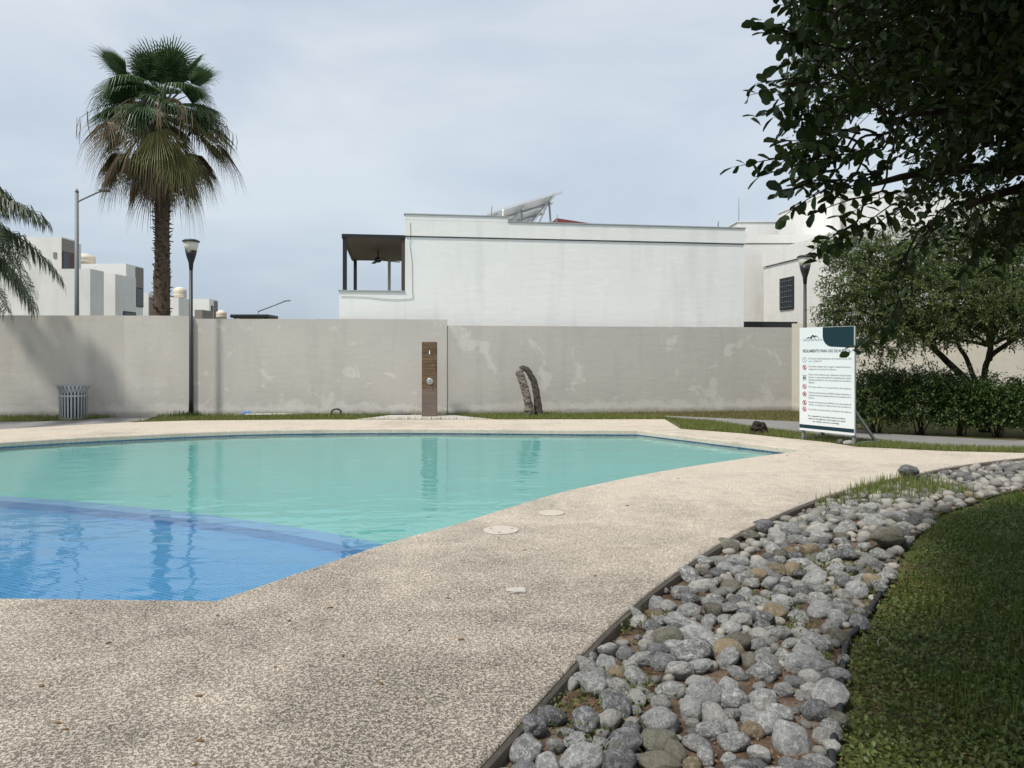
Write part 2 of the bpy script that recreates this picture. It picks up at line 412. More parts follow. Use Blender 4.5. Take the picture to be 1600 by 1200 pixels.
MAT['bark'] = bark_mat('bark_dark', (0.022, 0.017, 0.013), (0.08, 0.062, 0.048))
MAT['bark_palm'] = bark_mat('bark_palm', (0.045, 0.032, 0.024), (0.16, 0.12, 0.09), (9, 9, 5))
MAT['log'] = bark_mat('log_weathered', (0.05, 0.042, 0.036), (0.30, 0.265, 0.225), (5, 5, 22), 0.03)
MAT['stump'] = bark_mat('stump_charred', (0.008, 0.007, 0.006), (0.055, 0.042, 0.034), (20, 20, 9), 0.02)
def soil_mat(name, c1, c2, c3):
    t = NT(name, 0.95, 0.1); p = t.pos(); n = t.noise(p, 9, 7, 0.7)
    c = t.mix(t.ramp(n, [(0.35, 0), (0.65, 1)]), c1, c2)
    c = t.mix(t.ramp(t.noise(p, 2.0, 5), [(0.5, 0), (0.62, 1)]), c, c3)
    t.color(c); t.normal(t.bump(t.noise(p, 45, 6, 0.7), 0.9, 0.02)); return t.m
MAT['soil'] = soil_mat('bed_soil', (0.055, 0.038, 0.026), (0.15, 0.108, 0.076), (0.20, 0.165, 0.13))
MAT['ground'] = soil_mat('turf_soil', (0.05, 0.06, 0.018), (0.11, 0.115, 0.04), (0.13, 0.105, 0.055))

def stone_mat(name, c1, c2, vein):
    t = NT(name, 0.85, 0.22); r = t.rand()
    off = t.node('ShaderNodeCombineXYZ')
    for i, k in enumerate((37.0, 91.0, 53.0)): t.L(t.math('MULTIPLY', r, k), off.inputs[i])
    p = t.pos((1, 1, 1), 'object', off.outputs[0])
    n = t.noise(p, 1.7, 8, 0.65, 0.6); fine = t.noise(p, 11, 7, 0.7)
    base = t.mix(t.ramp(n, [(0.3, 0), (0.7, 1)]), c1, c2)
    base = t.mix(t.ramp(r, [(0, 0), (1, 1)]), base, t.mix(1.0, base, 0.55, 'MULTIPLY'))
    base = t.mix(0.32, base, t.mix(t.ramp(fine, [(0.3, 0.0), (0.7, 1.0)]), 0.12, 0.9), 'OVERLAY')
    # pale calcite veins and scuffed white faces
    w = t.noise(p, 1.5, 6, 0.6, 1.2)
    vn = t.math('ABSOLUTE', t.math('SUBTRACT', w, 0.5))
    c = t.mix(t.math('MULTIPLY', t.ramp(vn, [(0.0, 1), (0.022, 0)]), 0.6), base, vein)
    sc = t.ramp(t.noise(p, 2.6, 9, 0.75), [(0.50, 0), (0.60, 1)])
    r2 = t.math('FRACT', t.math('MULTIPLY', r, 17.3)); c = t.mix(t.math('MULTIPLY', sc, t.math('ADD', t.math('MULTIPLY', r2, 0.75), 0.08)), c, vein)
    t.color(c)
    b = t.bump(n, 0.6, 0.22); t.normal(t.bump(fine, 0.55, 0.07, b)); return t.m
MAT['stone_grey'] = stone_mat('stone_grey', (0.23, 0.235, 0.235), (0.45, 0.45, 0.44), (0.72, 0.72, 0.695))
MAT['stone_dark'] = stone_mat('stone_dark', (0.12, 0.125, 0.13), (0.24, 0.245, 0.25), (0.46, 0.46, 0.46))
MAT['stone_pale'] = stone_mat('stone_pale', (0.36, 0.35, 0.33), (0.52, 0.51, 0.475), (0.68, 0.67, 0.63))
MAT['stone_tan'] = stone_mat('stone_tan', (0.24, 0.185, 0.115), (0.40, 0.325, 0.215), (0.46, 0.40, 0.30))
MAT['stone_olive'] = stone_mat('stone_olive', (0.165, 0.155, 0.12), (0.25, 0.24, 0.19), (0.31, 0.30, 0.245))

def panel_mat():
    t = NT('shower_wood_tile', 0.5, 0.4); p = t.pos((2.2, 2.2, 26)); n = t.noise(p, 1.0, 6, 0.6, 0.8)
    z = t.sep(t.pos())[2]
    c = t.mix(t.ramp(n, [(0.3, 0), (0.7, 1)]), (0.055, 0.032, 0.018), (0.20, 0.125, 0.065))
    low = t.ramp(t.math('ADD', z, t.math('MULTIPLY', t.noise(t.pos(), 4, 5), 0.5)), [(0.9, 1), (1.6, 0)])   # lime scale below the valve
    c = t.mix(t.math('MULTIPLY', low, 0.55), c, (0.17, 0.145, 0.135)); t.color(c); return t.m
MAT['panel'] = panel_mat()

# ------------------------------------------------------------------ ground plan (metres, camera at the origin)
pool = [(-7.2, 5.06), (-3.38, 5.05), (-1.92, 5.0)]
pool += [tuple(p[:2]) for p in catmull([(-1.92, 5.0, 0), (-1.07, 6.5, 0), (-0.53, 7.25, 0), (0.04, 8.15, 0), (0.80, 9.2, 0), (2.40, 10.85, 0), (4.85, 12.8, 0)], 6)][1:]
pool += [(2.62, 16.1), (1.32, 16.15)]
pool += [tuple(p[:2]) for p in catmull([(1.32, 16.15, 0), (-2.2, 16.4, 0), (-5.36, 16.1, 0), (-7.5, 15.15, 0), (-9.28, 13.9, 0), (-10.6, 12.0, 0), (-10.6, 9.2, 0), (-9.3, 6.9, 0), (-7.2, 5.06, 0)], 6)][1:-1]
bed_left = [(-2.6, -2.0), (-1.45, 0.0), (-0.62, 1.85), (-0.10, 3.04), (0.527, 4.43), (1.17, 5.60), (2.01, 6.87), (3.17, 8.29), (4.3, 9.43), (5.45, 10.34), (6.3, 10.99), (7.95, 11.94), (11.0, 13.3)]
bed_left = [tuple(p[:2]) for p in catmull([(x, y, 0) for x, y in bed_left], 4)]
bed_right = [(11.6, 11.9), (8.6, 10.7), (6.4, 9.6), (5.86, 9.25), (4.55, 8.15), (3.45, 6.75), (2.72, 5.6), (2.15, 4.75), (1.93, 4.45), (1.54, 3.62), (1.27, 3.05), (0.8, 1.7), (0.1, -2.0)]
deck_far = [(11.3, 13.5), (8.25, 12.45), (7.16, 12.68), (5.96, 13.25), (5.75, 13.9), (4.64, 15.5), (3.62, 16.45), (3.76, 18.85), (-5.0, 18.75), (-7.7, 18.5), (-9.0, 18.0), (-10.9, 16.4), (-13.5, 13.5), (-14, 8), (-12, -2.0)]
deck_outline = bed_left + deck_far
SOIL = -0.085

def struct(o): o['kind'] = 'structure'; return o
# ground to the horizon, with the pool left open
big = [(-600, -200), (600, -200), (600, 900), (-600, 900)]
struct(bm_obj('ground', fill_poly(big, [pool], -0.115), MAT['ground']))
# raised turf behind the pool so that it meets the deck
lawn_far = [(-14, 13.5), (-13.5, 13.6), (-10.9, 16.45), (-9.0, 18.05), (-7.7, 18.55), (-5, 18.8), (3.8, 18.9), (3.66, 16.47), (4.66, 15.52), (5.77, 13.92), (5.98, 13.27), (7.16, 12.70), (8.25, 12.47), (11.3, 13.52), (30, 19), (30, 26), (-40, 26), (-40, 13.5)]
struct(bm_obj('turf', fill_poly(lawn_far, [], -0.035), MAT['ground']))
# deck slab with thickness
bm = fill_poly(deck_outline, [pool], 0.0)
ext = bmesh.ops.extrude_face_region(bm, geom=bm.faces[:])
newv = [e for e in ext['geom'] if isinstance(e, bmesh.types.BMVert)]
for v in newv: v.co.z = -0.085
bmesh.ops.recalc_face_normals(bm, faces=bm.faces[:])
rim = [e for e in bm.edges if len(e.link_faces) == 2 and abs(e.verts[0].co.z) < 1e-5 and abs(e.verts[1].co.z) < 1e-5 and abs(e.link_faces[0].normal.z - e.link_faces[1].normal.z) > 0.5]
bmesh.ops.bevel(bm, geom=rim, offset=0.02, segments=3, affect='EDGES', profile=0.5)
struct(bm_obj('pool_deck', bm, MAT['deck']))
# dark weathered face of the slab towards the stones
edge_pts = bed_left[:]
Vv = []; Ff = []
for i, (x, y) in enumerate(edge_pts):
    a = Vector(edge_pts[max(i - 1, 0)]); b = Vector(edge_pts[min(i + 1, len(edge_pts) - 1)]); t_ = (b - a).normalized(); nrm = Vector((t_.y, -t_.x))
    for (o_, z_) in ((0.004, -0.012), (0.016, -0.03), (0.02, -0.14)): Vv.append((x + nrm.x * o_, y + nrm.y * o_, z_ + random.uniform(-0.004, 0.004)))
for i in range(len(edge_pts) - 1):
    for k in range(2): Ff.append((i * 3 + k, (i + 1) * 3 + k, (i + 1) * 3 + k + 1, i * 3 + k + 1))
me = bpy.data.meshes.new('deck_kerb'); me.from_pydata(Vv, [], Ff); me.update()
struct(link('deck_kerb', me, None, plain('kerb_dark_concrete', (0.15, 0.13, 0.11), 0.95, 0.1, 0, 0.4, 18, 0.006)))

# paths
path_r = [(20, 17.2), (9.34, 14.3), (7.6, 15.5), (6.85, 18.3), (4.0, 20.1), (3.9, 19.7), (4.77, 18.4), (5.47, 16.4), (6.45, 14.6), (7.4, 13.5), (8.5, 13.15), (12, 14.3), (20, 15.6)]
struct(bm_obj('path', fill_poly(path_r, [], -0.012), MAT['path']))
path_l = [(-30, 13.9), (-13.6, 13.9), (-11.0, 16.5), (-9.05, 18.1), (-8.9, 18.6), (-9.2, 19.8), (-10.0, 19.75), (-10.6, 18.55), (-13, 18.0), (-30, 17.2)]
struct(bm_obj('path', fill_poly(path_l, [], -0.012), MAT['path']))
struct(bm_obj('shower_slab', fill_poly([(-3.9, 18.95), (-0.4, 18.95), (-0.9, 19.5), (-1.6, 20.3), (-3.2, 20.3), (-3.5, 19.6)], [], -0.010), MAT['slab']))
struct(bm_obj('stone_bed', fill_poly(bed_left + bed_right, [], SOIL), MAT['soil']))

# ------------------------------------------------------------------ pool
basin = thing('swimming_pool', 'freeform swimming pool basin with blue tiled shallow end and turquoise deep end', 'pool', (0, 0, 0))
def wall_ring(name, poly, z0, z1, off, m, parent):
    n = len(poly); cx = sum(p[0] for p in poly) / n; V = []; F = []
    for i, p in enumerate(poly):
        a = Vector(poly[i - 1]); b = Vector(poly[(i + 1) % n]); t_ = (b - a).normalized(); nrm = Vector((t_.y, -t_.x))   # outward for ccw
        for z in (z0, z1): V.append((p[0] + nrm.x * off, p[1] + nrm.y * off, z))
    for i in range(n):
        j = (i + 1) % n; F.append((2 * i, 2 * j, 2 * j + 1, 2 * i + 1))
    me = bpy.data.meshes.new(name); me.from_pydata(V, [], F); me.update(); return link(name, me, parent, m)
ccw = sum(pool[i - 1][0] * pool[i][1] - pool[i][0] * pool[i - 1][1] for i in range(len(pool))) > 0
OFF = 0.015 if ccw else -0.015
wall_ring('waterline_tile', pool, -0.145, -0.06, OFF, MAT['tile'], basin)
wall_ring('basin_wall', pool, -1.0, -0.145, OFF, MAT['basin'], basin)
PA_ = np.array(pool); PB_ = np.roll(PA_, -1, axis=0)
def edge_dist(x, y):
    p = np.array([x, y]); ab = PB_ - PA_; t = np.clip(((p - PA_) * ab).sum(1) / (ab * ab).sum(1), 0, 1)
    return np.sqrt((((PA_ + ab * t[:, None]) - p) ** 2).sum(1)).min()
gx_ = np.linspace(-11, 5.2, 82); gy_ = np.linspace(4.8, 16.8, 61); Vb = []; Fb = []
for yy in gy_:
    for xx in gx_:
        ins = in_poly(np.array([xx]), np.array([yy]), pool)[0]; dd_ = edge_dist(xx, yy) if ins else 0.0
        Vb.append((xx, yy, -0.165 - 0.62 * (1 - math.exp(-dd_ / 2.4))))
nx_ = len(gx_)
for j in range(len(gy_) - 1):
    for i in range(nx_ - 1): Fb.append((j * nx_ + i, j * nx_ + i + 1, (j + 1) * nx_ + i + 1, (j + 1) * nx_ + i))
me = bpy.data.meshes.new('basin_floor'); me.from_pydata(Vb, [], Fb); me.update(); smooth(me); link('basin_floor', me, basin, MAT['basin'])
# divider between deep and shallow end
div = [tuple(p[:2]) for p in catmull([(-0.80, 6.70, 0), (-1.45, 7.3, 0), (-2.5, 7.98, 0), (-4.06, 8.75, 0), (-6.5, 9.62, 0), (-10.9, 10.6, 0)], 8)]
sh_top = -0.285; dv_top = -0.20; W_ = 0.26
Vd = []; Fd = []
for i, p in enumerate(div):
    a = Vector(div[max(i - 1, 0)]); b = Vector(div[min(i + 1, len(div) - 1)]); t_ = (b - a).normalized(); nrm = Vector((-t_.y, t_.x))
    if nrm.y > 0: nrm = -nrm      # towards the shallow side
    q = Vector(p)
    for (pt, z) in ((q - nrm * W_ * 0.5, -1.5), (q - nrm * W_ * 0.5, dv_top), (q + nrm * W_ * 0.5, dv_top), (q + nrm * W_ * 0.5, sh_top - 0.02)):
        Vd.append((pt.x, pt.y, z))
for i in range(len(div) - 1):
    for k in range(3): Fd.append((i * 4 + k, (i + 1) * 4 + k, (i + 1) * 4 + k + 1, i * 4 + k + 1))
me = bpy.data.meshes.new('dividing_wall'); me.from_pydata(Vd, [], Fd); me.update(); link('dividing_wall', me, basin, plain('pool_tile_pale_blue', (0.12, 0.265, 0.45), 0.4, 0.4, 0, 0.1, 8))
bm_obj('shallow_floor', fill_poly(div + [(-11, 9), (-10, 6.5), (-7.4, 4.9), (-1.8, 4.9), (-0.9, 6.2)], [], sh_top), MAT['tile'], basin)
# water body
bmw = fill_poly(pool, [], -0.10)
n_ = len(pool)
ext = bmesh.ops.extrude_face_region(bmw, geom=bmw.faces[:])
for v in [e for e in ext['geom'] if isinstance(e, bmesh.types.BMVert)]: v.co.z = -1.52
bmesh.ops.recalc_face_normals(bmw, faces=bmw.faces[:])
struct(bm_obj('water', bmw, MAT['water']))

# ------------------------------------------------------------------ boundary wall
def wall_section(name, p, q, h, th, m, parent):
    p = Vector((*p, 0)); q = Vector((*q, 0)); d = (q - p); L_ = d.length; d.normalize(); nrm = Vector((-d.y, d.x, 0))
    if nrm.y < 0: nrm = -nrm
    nx = max(2, int(L_ / 0.25)); V = []; F = []
    for i in range(nx + 1):
        b = p + d * (L_ * i / nx); hh = h + 0.006 * mnoise.noise(Vector((b.x * 1.7, b.y, h)))
        V += [b + Vector((0, 0, -0.12)), b + Vector((0, 0, hh)), b + nrm * th + Vector((0, 0, hh)), b + nrm * th + Vector((0, 0, -0.12))]
    for i in range(nx):
        for k in range(4): F.append((i * 4 + k, (i + 1) * 4 + k, (i + 1) * 4 + (k + 1) % 4, i * 4 + (k + 1) % 4))
    F.append((3, 2, 1, 0)); e = nx * 4; F.append((e, e + 1, e + 2, e + 3))
    me = bpy.data.meshes.new(name); me.from_pydata([tuple(v) for v in V], [], F); me.update()
    bm_ = bmesh.new(); bm_.from_mesh(me); bmesh.ops.recalc_face_normals(bm_, faces=bm_.faces[:]); bm_.to_mesh(me); bm_.free()
    return link(name, me, parent, m)
bw = thing('boundary_wall', 'long weathered grey plaster boundary wall behind the pool', 'wall', (0, 20, 0))
bw.location = (0, 0, 0)
wall_section('wall_section', (-22, 19.6), (-10.1, 20.02), 2.60, 0.2, MAT['wall_a'], bw)
wall_section('wall_section', (-10.097, 20.02), (-8.36, 20.09), 2.595, 0.2, MAT['wall_b'], bw)
wall_section('wall_section', (-8.355, 20.19), (-1.74, 20.58), 2.525, 0.2, MAT['wall_c'], bw)
wall_section('wall_section', (-1.73, 20.60), (8.05, 22.1), 2.36, 0.2, MAT['wall_c'], bw)
beam('joint_line', (-1.737, 20.592, -0.02), (-1.737, 20.592, 2.36), 0.010, 0.012, MAT['line'], bw, up=(0, 1, 0))
sw = thing('boundary_wall', 'beige plaster wall behind the hedge and the multi-stemmed tree', 'wall')
wall_section('wall_section', (8.0, 21.99), (8.65, 21.7), 2.47, 0.2, MAT['wall_d'], sw)
wall_section('wall_section', (8.655, 21.7), (17.5, 16.6), 2.47, 0.2, MAT['wall_d'], sw)

# ------------------------------------------------------------------ white house right behind the wall
HA = math.atan(0.155)
hx = lambda px, D0=21.25: None
def house_pt(px):            # where a photo column meets the house front
    k = (px - 800) / FPX; D = (21.25 + 0.155 * 1.7) / (1 - 0.155 * k); return Vector((k * D, D, 0))
ho = house_pt(633)
house = thing('white_house', 'large white flat-roofed house with roofed terrace behind the grey wall', 'house', ho, HA)
hl = lambda px: (house_pt(px) - ho).length * (1 if px > 633 else -1)
xr = hl(1162); xs = hl(793); xl = hl(530)
box('wall', 0, xr, 0, 9, 0, 4.80, MAT['house'], house)
box('parapet', -0.002, xr + 0.03, -0.035, 0.16, 4.835, 5.27, MAT['house'], house, 0.004)
box('parapet', -0.004, xs, -0.037, 0.162, 5.272, 5.415, MAT['house'], house, 0.004)
box('cornice_groove', 0.0, xr + 0.01, 0.012, 0.16, 4.79, 4.84, MAT['line'], house)
box('coping', xs + 0.003, xr + 0.05, -0.06, 0.19, 5.275, 5.30, MAT['coping'], house)
box('coping', -0.03, xs, -0.06, 0.19, 5.418, 5.443, MAT['coping'], house)
box('side_parapet', -0.003, 0.16, 0.165, 8.8, 4.81, 5.41, MAT['house'], house)
box('side_parapet', xr - 0.14, xr + 0.004, 0.165, 8.8, 4.81, 5.27, MAT['house'], house)
# terrace
box('terrace_wall', xl, -0.003, 0.0, 0.16, 0, 3.30, MAT['house'], house)
box('terrace_wall', xl + 0.002, xl + 0.16, 0.163, 5.6, 0, 3.30, MAT['house'], house)
box('coping', xl - 0.03, -0.003, -0.03, 0.18, 3.302, 3.33, MAT['coping'], house)
box('terrace_floor', xl + 0.16, 0.0, 0.17, 5.6, 2.2, 2.4, MAT['slab'], house)
box('roof_canopy', xl + 0.10, 0.0, 0.02, 5.4, 4.78, 4.80, MAT['brownwood'], house)
box('roof_edge_beam', xl + 0.08, 0.012, -0.005, 0.06, 4.76, 4.85, MAT['black'], house)
box('roof_edge_beam', xl + 0.06, xl + 0.12, 0.063, 5.4, 4.76, 4.85, MAT['black'], house)
box('roof_deck', xl + 0.122, 0.0, 0.063, 5.4, 4.803, 4.845, MAT['black'], house)
box('canopy_post', xl + 0.09, xl + 0.20, 0.02, 0.13, 3.33, 4.76, MAT['black'], house)
box('canopy_post', xl + 0.12, xl + 0.23, 5.25, 5.36, 2.4, 4.78, MAT['black'], house)
box('canopy_post', -0.10, -0.004, 0.03, 0.12, 3.33, 4.76, plain('brown_steel', (0.07, 0.05, 0.045), 0.6), house)
box('rear_wall', -0.50, -0.40, 5.0, 5.2, 2.4, 4.78, MAT['house_warm'], house)
# stray wire drooping down the painted wall
wp = catmull([(0.14, -0.045, 5.2), (0.15, -0.04, 4.86), (0.13, -0.012, 4.6), (0.19, -0.012, 4.1), (0.20, -0.012, 3.3), (0.19, -0.012, 3.12), (-0.4, -0.012, 3.08), (-1.1, -0.012, 3.14), (xl + 0.05, -0.012, 3.15)], 5)
tube('wall_cable', wp, 0.0045, MAT['line'], house, 5)
# ceiling fan
fanp = house.matrix_basis @ Vector((xl * 0.44, 2.6, 0))
fan = thing('ceiling_fan', 'dark ceiling fan hanging under the terrace roof of the white house', 'fan', (fanp.x, fanp.y, 4.775), HA + 0.25)
tube('rod', [(0, 0, 0), (0, 0, -0.26)], 0.02, MAT['black'], fan)
lathe('motor', [(0.03, -0.22), (0.10, -0.25), (0.11, -0.33), (0.05, -0.38)], MAT['black'], fan, 14)
for k in range(4):
    a = k * PI / 2; beam('blade', (0.1 * math.cos(a), 0.1 * math.sin(a), -0.31), (0.68 * math.cos(a), 0.68 * math.sin(a), -0.34), 0.13, 0.012, MAT['black'], fan)
ac = house.matrix_basis @ Vector((-0.62, 4.2, 2.4))
u = thing('condenser_unit', 'small pale air conditioner unit standing on the terrace', 'air conditioner', ac, HA)
box('casing', -0.3, 0.3, -0.15, 0.15, 0.02, 1.15, MAT['tanktop'], u, 0.02); lathe('fan_grille', [(0.2, 0), (0.21, 0.01), (0.03, 0.015)], MAT['line'], u, 16, loc=(0, 0, 1.15))

# solar panels on the roof
pv = thing('solar_panel_array', 'tilted solar panels on a metal frame on the white house roof', 'solar panels', (0, 0, 0))
PA = at(763, 333, 24.0); PB = at(873, 300, 24.0); Wv = Vector((-1.0, 2.6, -0.85)); Lv = PB - PA
nrm = Lv.cross(Wv).normalized()
if nrm.z < 0: nrm = -nrm
for k in range(3):
    a = PA + Wv * (k / 3 + 0.008); b = PA + Wv * ((k + 1) / 3 - 0.008)
    pts = [a, a + Lv, b + Lv, b]; V = [tuple(p) for p in pts] + [tuple(p + nrm * 0.035) for p in pts]
    me = bpy.data.meshes.new('panel'); me.from_pydata(V, [], [(0, 1, 2, 3), (4, 5, 6, 7), (0, 1, 5, 4), (1, 2, 6, 5), (2, 3, 7, 6), (3, 0, 4, 7)]); me.update()
    pn = link('panel', me, pv, MAT['pv'])
for k in range(5):
    a = PA + Wv * (k / 4) - nrm * 0.035; beam('rail', a - Lv * 0.02, a + Lv * 1.05, 0.05, 0.06, MAT['galv'], pv, nrm)
for f in (0.12, 0.5, 0.9):
    a = PA + Lv * f - nrm * 0.09; beam('cross_rail', a - Wv * 0.03, a + Wv * 1.03, 0.05, 0.06, MAT['galv'], pv, nrm)
    if f > 0.3:
        for w in (0.1, 0.9):
            q = PA + Lv * f + Wv * w - nrm * 0.1; beam('leg', q, (q.x + 0.12, q.y, 4.8), 0.06, 0.06, MAT['steel'], pv)
    q = PA + Lv * f + Wv * 0.1 - nrm * 0.1
    if f > 0.3: beam('brace', q, (q.x - 0.75, q.y + 0.3, 4.8), 0.04, 0.04, MAT['galv'], pv)
def small_box_thing(name, label, cat, p, w, d, h, m, rz=HA, group=None, bevel=0.01):
    t = thing(name, label, cat, p, rz, group); box('body', -w / 2, w / 2, -d / 2, d / 2, 0, h, m, t, bevel); return t
p = at(848, 344, 24.6); u = small_box_thing('inverter_box', 'grey inverter box standing under the solar panels', 'electrical box', (p.x, p.y, 4.8), 0.26, 0.2, 1.0, MAT['steel'])
box('cover', -0.10, 0.10, -0.115, -0.101, 0.5, 0.9, MAT['galv'], u)
p = at(906, 349, 26.0); u = thing('maroon_awning', 'low maroon sheet roof showing above the white house parapet', 'awning', (p.x, p.y, 4.90), HA)
me = bpy.data.meshes.new('sheet'); me.from_pydata([(-0.8, 0, 1.27), (1.1, 0.1, 1.05), (1.1, 1.6, 1.05), (-0.8, 1.6, 1.27), (-0.8, 0, 1.09), (1.1, 0.1, 1.03), (1.1, 1.6, 1.03), (-0.8, 1.6, 1.09)], [], [(0, 1, 2, 3), (7, 6, 5, 4), (0, 4, 5, 1), (1, 5, 6, 2), (2, 6, 7, 3), (3, 7, 4, 0)]); me.update()
link('sheet', me, u, MAT['maroon'])
for xx in (-0.6, 0.9): beam('leg', (xx, 0.8, -0.10), (xx, 0.8, 1.06), 0.05, 0.05, MAT['steel'], u)
for (px, py, hh, r_) in ((768, 326, 0.32, 0.012), (786, 331, 0.16, 0.03), (870, 340, 0.2, 0.012), (1122, 350, 0.14, 0.02)):
    p = at(px, py, 23.0 if px < 1000 else 23.6)
    tube('vent_pipe', [(p.x, p.y, 4.75), (p.x, p.y, p.z), (p.x + 0.02, p.y, p.z + 0.08)], r_, MAT['tanktop'] if r_ > 0.02 else MAT['steel'], None, 8)
    tag(COL.objects[-1], 'thin vent pipe rising above the parapet of the white house', 'pipe', 'vent pipes on the white house roof')

# ------------------------------------------------------------------ houses to the right
rh = thing('white_house', 'white house with a barred black window beside the lamp post', 'house', (9.9, 22.6, 0), HA * 0.8)
box('wall', 0, 8, 0, 5.6, 0, 4.75, MAT['house_warm'], rh)
box('parapet', -0.05, 8, -0.05, 5.65, 4.78, 5.30, MAT['house_warm'], rh)
w_ = box('window', -0.03, 0.05, 3.30, 4.30, 3.12, 4.22, MAT['black'], rh)
box('pane', -0.035, -0.031, 3.36, 4.24, 3.18, 4.16, MAT['glass'], w_)
for k in range(7): beam('bar', (-0.06, 3.38 + k * 0.14, 3.14), (-0.06, 3.38 + k * 0.14, 4.20), 0.016, 0.016, MAT['black'], w_)
for k in range(6): beam('bar', (-0.062, 3.32, 3.2 + k * 0.18), (-0.062, 4.28, 3.2 + k * 0.18), 0.012, 0.012, MAT['steel'], w_)
rw = thing('white_house', 'shaded plain house wall set back beside the large white house', 'house', (7.9, 28.9, 0), 0.0)
box('wall', 0, 5, 0, 4, 0, 5.75, MAT['house_warm'], rw); box('parapet', -0.03, 5.03, -0.03, 4.03, 5.76, 6.08, MAT['house_warm'], rw)
box('groove', 0, 4.99, -0.012, 0.05, 5.735, 5.772, MAT['line'], rw)
rb = thing('white_house', 'tall bright white upper storey rising behind the leafy branch', 'house', (12.56, 30.2, 0), HA * 0.5)
box('wall', 0, 9, 0, 5, 0, 8.0, MAT['house_far'], rb); box('coping', -0.04, 9.04, -0.04, 5.04, 8.003, 8.05, MAT['house_far'], rb)
w_ = box('window', -0.03, 0.1, 2.1, 3.0, 5.7, 6.55, MAT['greycladding'], rb); box('pane', -0.04, -0.032, 2.2, 2.9, 5.75, 6.45, MAT['house_warm'], w_)
w_ = box('drain_pipe', 0.35, 0.45, -0.1, -0.003, 0, 7.9, MAT['greycladding'], rb)
tube('antenna', [(-0.0 + 0.2, 1.0, 8.05), (0.2, 1.0, 8.7)], 0.015, MAT['steel'], rb, 5)
rc = thing('white_house', 'small distant white rooftop block with aerials above the roofs', 'house', (10.7, 36.5, 0), 0.0)
box('wall', 0, 2.2, 0, 4, 0, 7.85, MAT['house_far'], rc); box('coping', -0.04, 2.24, -0.04, 4.04, 7.853, 7.9, MAT['house_far'], rc)
tube('antenna', [(0.15, 0.3, 7.9), (0.15, 0.3, 9.1)], 0.015, MAT['steel'], rc, 5)
cp = thing('carport_roof', 'low black metal carport roof just above the grey wall', 'carport', (7.35, 24.2, 0), HA)
box('roof', 0, 1.75, 0, 2, 2.42, 2.62, MAT['black'], cp)
for xx in (0.05, 1.6): box('post', xx, xx + 0.08, 0.1, 0.18, 0, 2.42, MAT['black'], cp)

# ------------------------------------------------------------------ houses to the left
def blockpx(name, x0, x1, ytop, D, depth, m, parent, z0=0.0):
    a = at(x0, ytop, D); b = at(x1, ytop, D); return box(name, a.x, b.x, D, D + depth, z0, a.z, m, parent)
def win(px0, px1, y0, y1, D, m, parent, name='window', proud=0.03):
    a = at(px0, y1, D - proud); b = at(px1, y0, D - proud); return box(name, a.x, b.x, D - proud, D + 0.05, a.z, b.z, m, parent)
l1 = thing('white_house', 'grey-white stepped house beyond the wall beside the tall street light', 'house')
blockpx('wall', 40, 141, 420, 30.0, 1.0, MAT['house_far'], l1)
blockpx('wall', -40, 96, 370, 33.0, 1.1, MAT['house_far'], l1)
blockpx('wall', 100, 119, 380, 34.2, 0.4, MAT['house_far'], l1)
# clad bay facing right, with the window under it
a = at(96, 372, 33.0)
zt = a.z; bx = a.x
box('cladding', bx + 0.003, bx + 0.035, 33.03, 34.07, zt - 0.55, zt - 0.01, MAT['greycladding'], l1)
w_ = box('window', bx + 0.003, bx + 0.03, 33.03, 34.07, zt - 1.30, zt - 0.56, plain('window_red_brown', (0.09, 0.04, 0.03), 0.4), l1)
box('pane', bx + 0.031, bx + 0.036, 33.08, 33.5, zt - 1.27, zt - 0.6, MAT['glass'], w_)
w_ = win(83, 88, 394, 403, 33.0, MAT['greycladding'], l1, 'vent')
l2 = thing('white_house', 'bright white stepped house left of the fan palm trunk', 'house')
blockpx('wall', 125, 197, 412, 37.0, 1.7, MAT['house'], l2)
blockpx('wall', 150, 180, 428, 32.5, 1.8, MAT['house_far'], l2)
a = at(180, 428, 32.5); 
w_ = box('window', a.x + 0.003, a.x + 0.03, 33.15, 34.25, 3.05, 3.45, MAT['black'], l2); box('pane', a.x + 0.031, a.x + 0.036, 33.2, 34.2, 3.1, 3.4, MAT['glass'], w_)
a = at(197, 412, 37.0)
box('cladding', a.x + 0.003, a.x + 0.04, 37.92, 38.68, a.z - 1.05, a.z - 0.05, MAT['greycladding'], l2)
w_ = box('window', a.x + 0.003, a.x + 0.035, 37.92, 38.68, a.z - 2.0, a.z - 1.06, MAT['black'], l2); box('pane', a.x + 0.036, a.x + 0.041, 37.97, 38.63, a.z - 1.95, a.z - 1.12, MAT['glass'], w_)
l3 = thing('white_house', 'low white house block partly hidden by the fan palm trunk', 'house')
blockpx('wall', 205, 232, 458, 42.0, 0.85, MAT['house_far'], l3)
a = at(232, 458, 42.0); box('cladding', a.x + 0.003, a.x + 0.05, 42.02, 42.84, 1.5, a.z - 0.2, MAT['greycladding'], l3)
blockpx('wall', 255, 279, 465, 50.0, 1.7, MAT['house_far'], l3)
l4 = thing('white_house', 'small far white house right of the fan palm trunk', 'house')
blockpx('wall', 296, 327, 467, 60.0, 1.7, MAT['house'], l4)
a = at(327, 467, 60.0); box('cladding', a.x + 0.003, a.x + 0.06, 60.9, 61.6, 1.5, a.z - 0.1, MAT['greycladding'], l4)
w_ = box('window', a.x + 0.003, a.x + 0.05, 60.35, 60.7, a.z - 1.0, a.z - 0.5, MAT['black'], l4); box('pane', a.x + 0.051, a.x + 0.056, 60.4, 60.65, a.z - 0.95, a.z - 0.55, MAT['glass'], w_)
blockpx('wall', 304, 316, 484, 55.0, 2.0, MAT['greycladding'], l4)
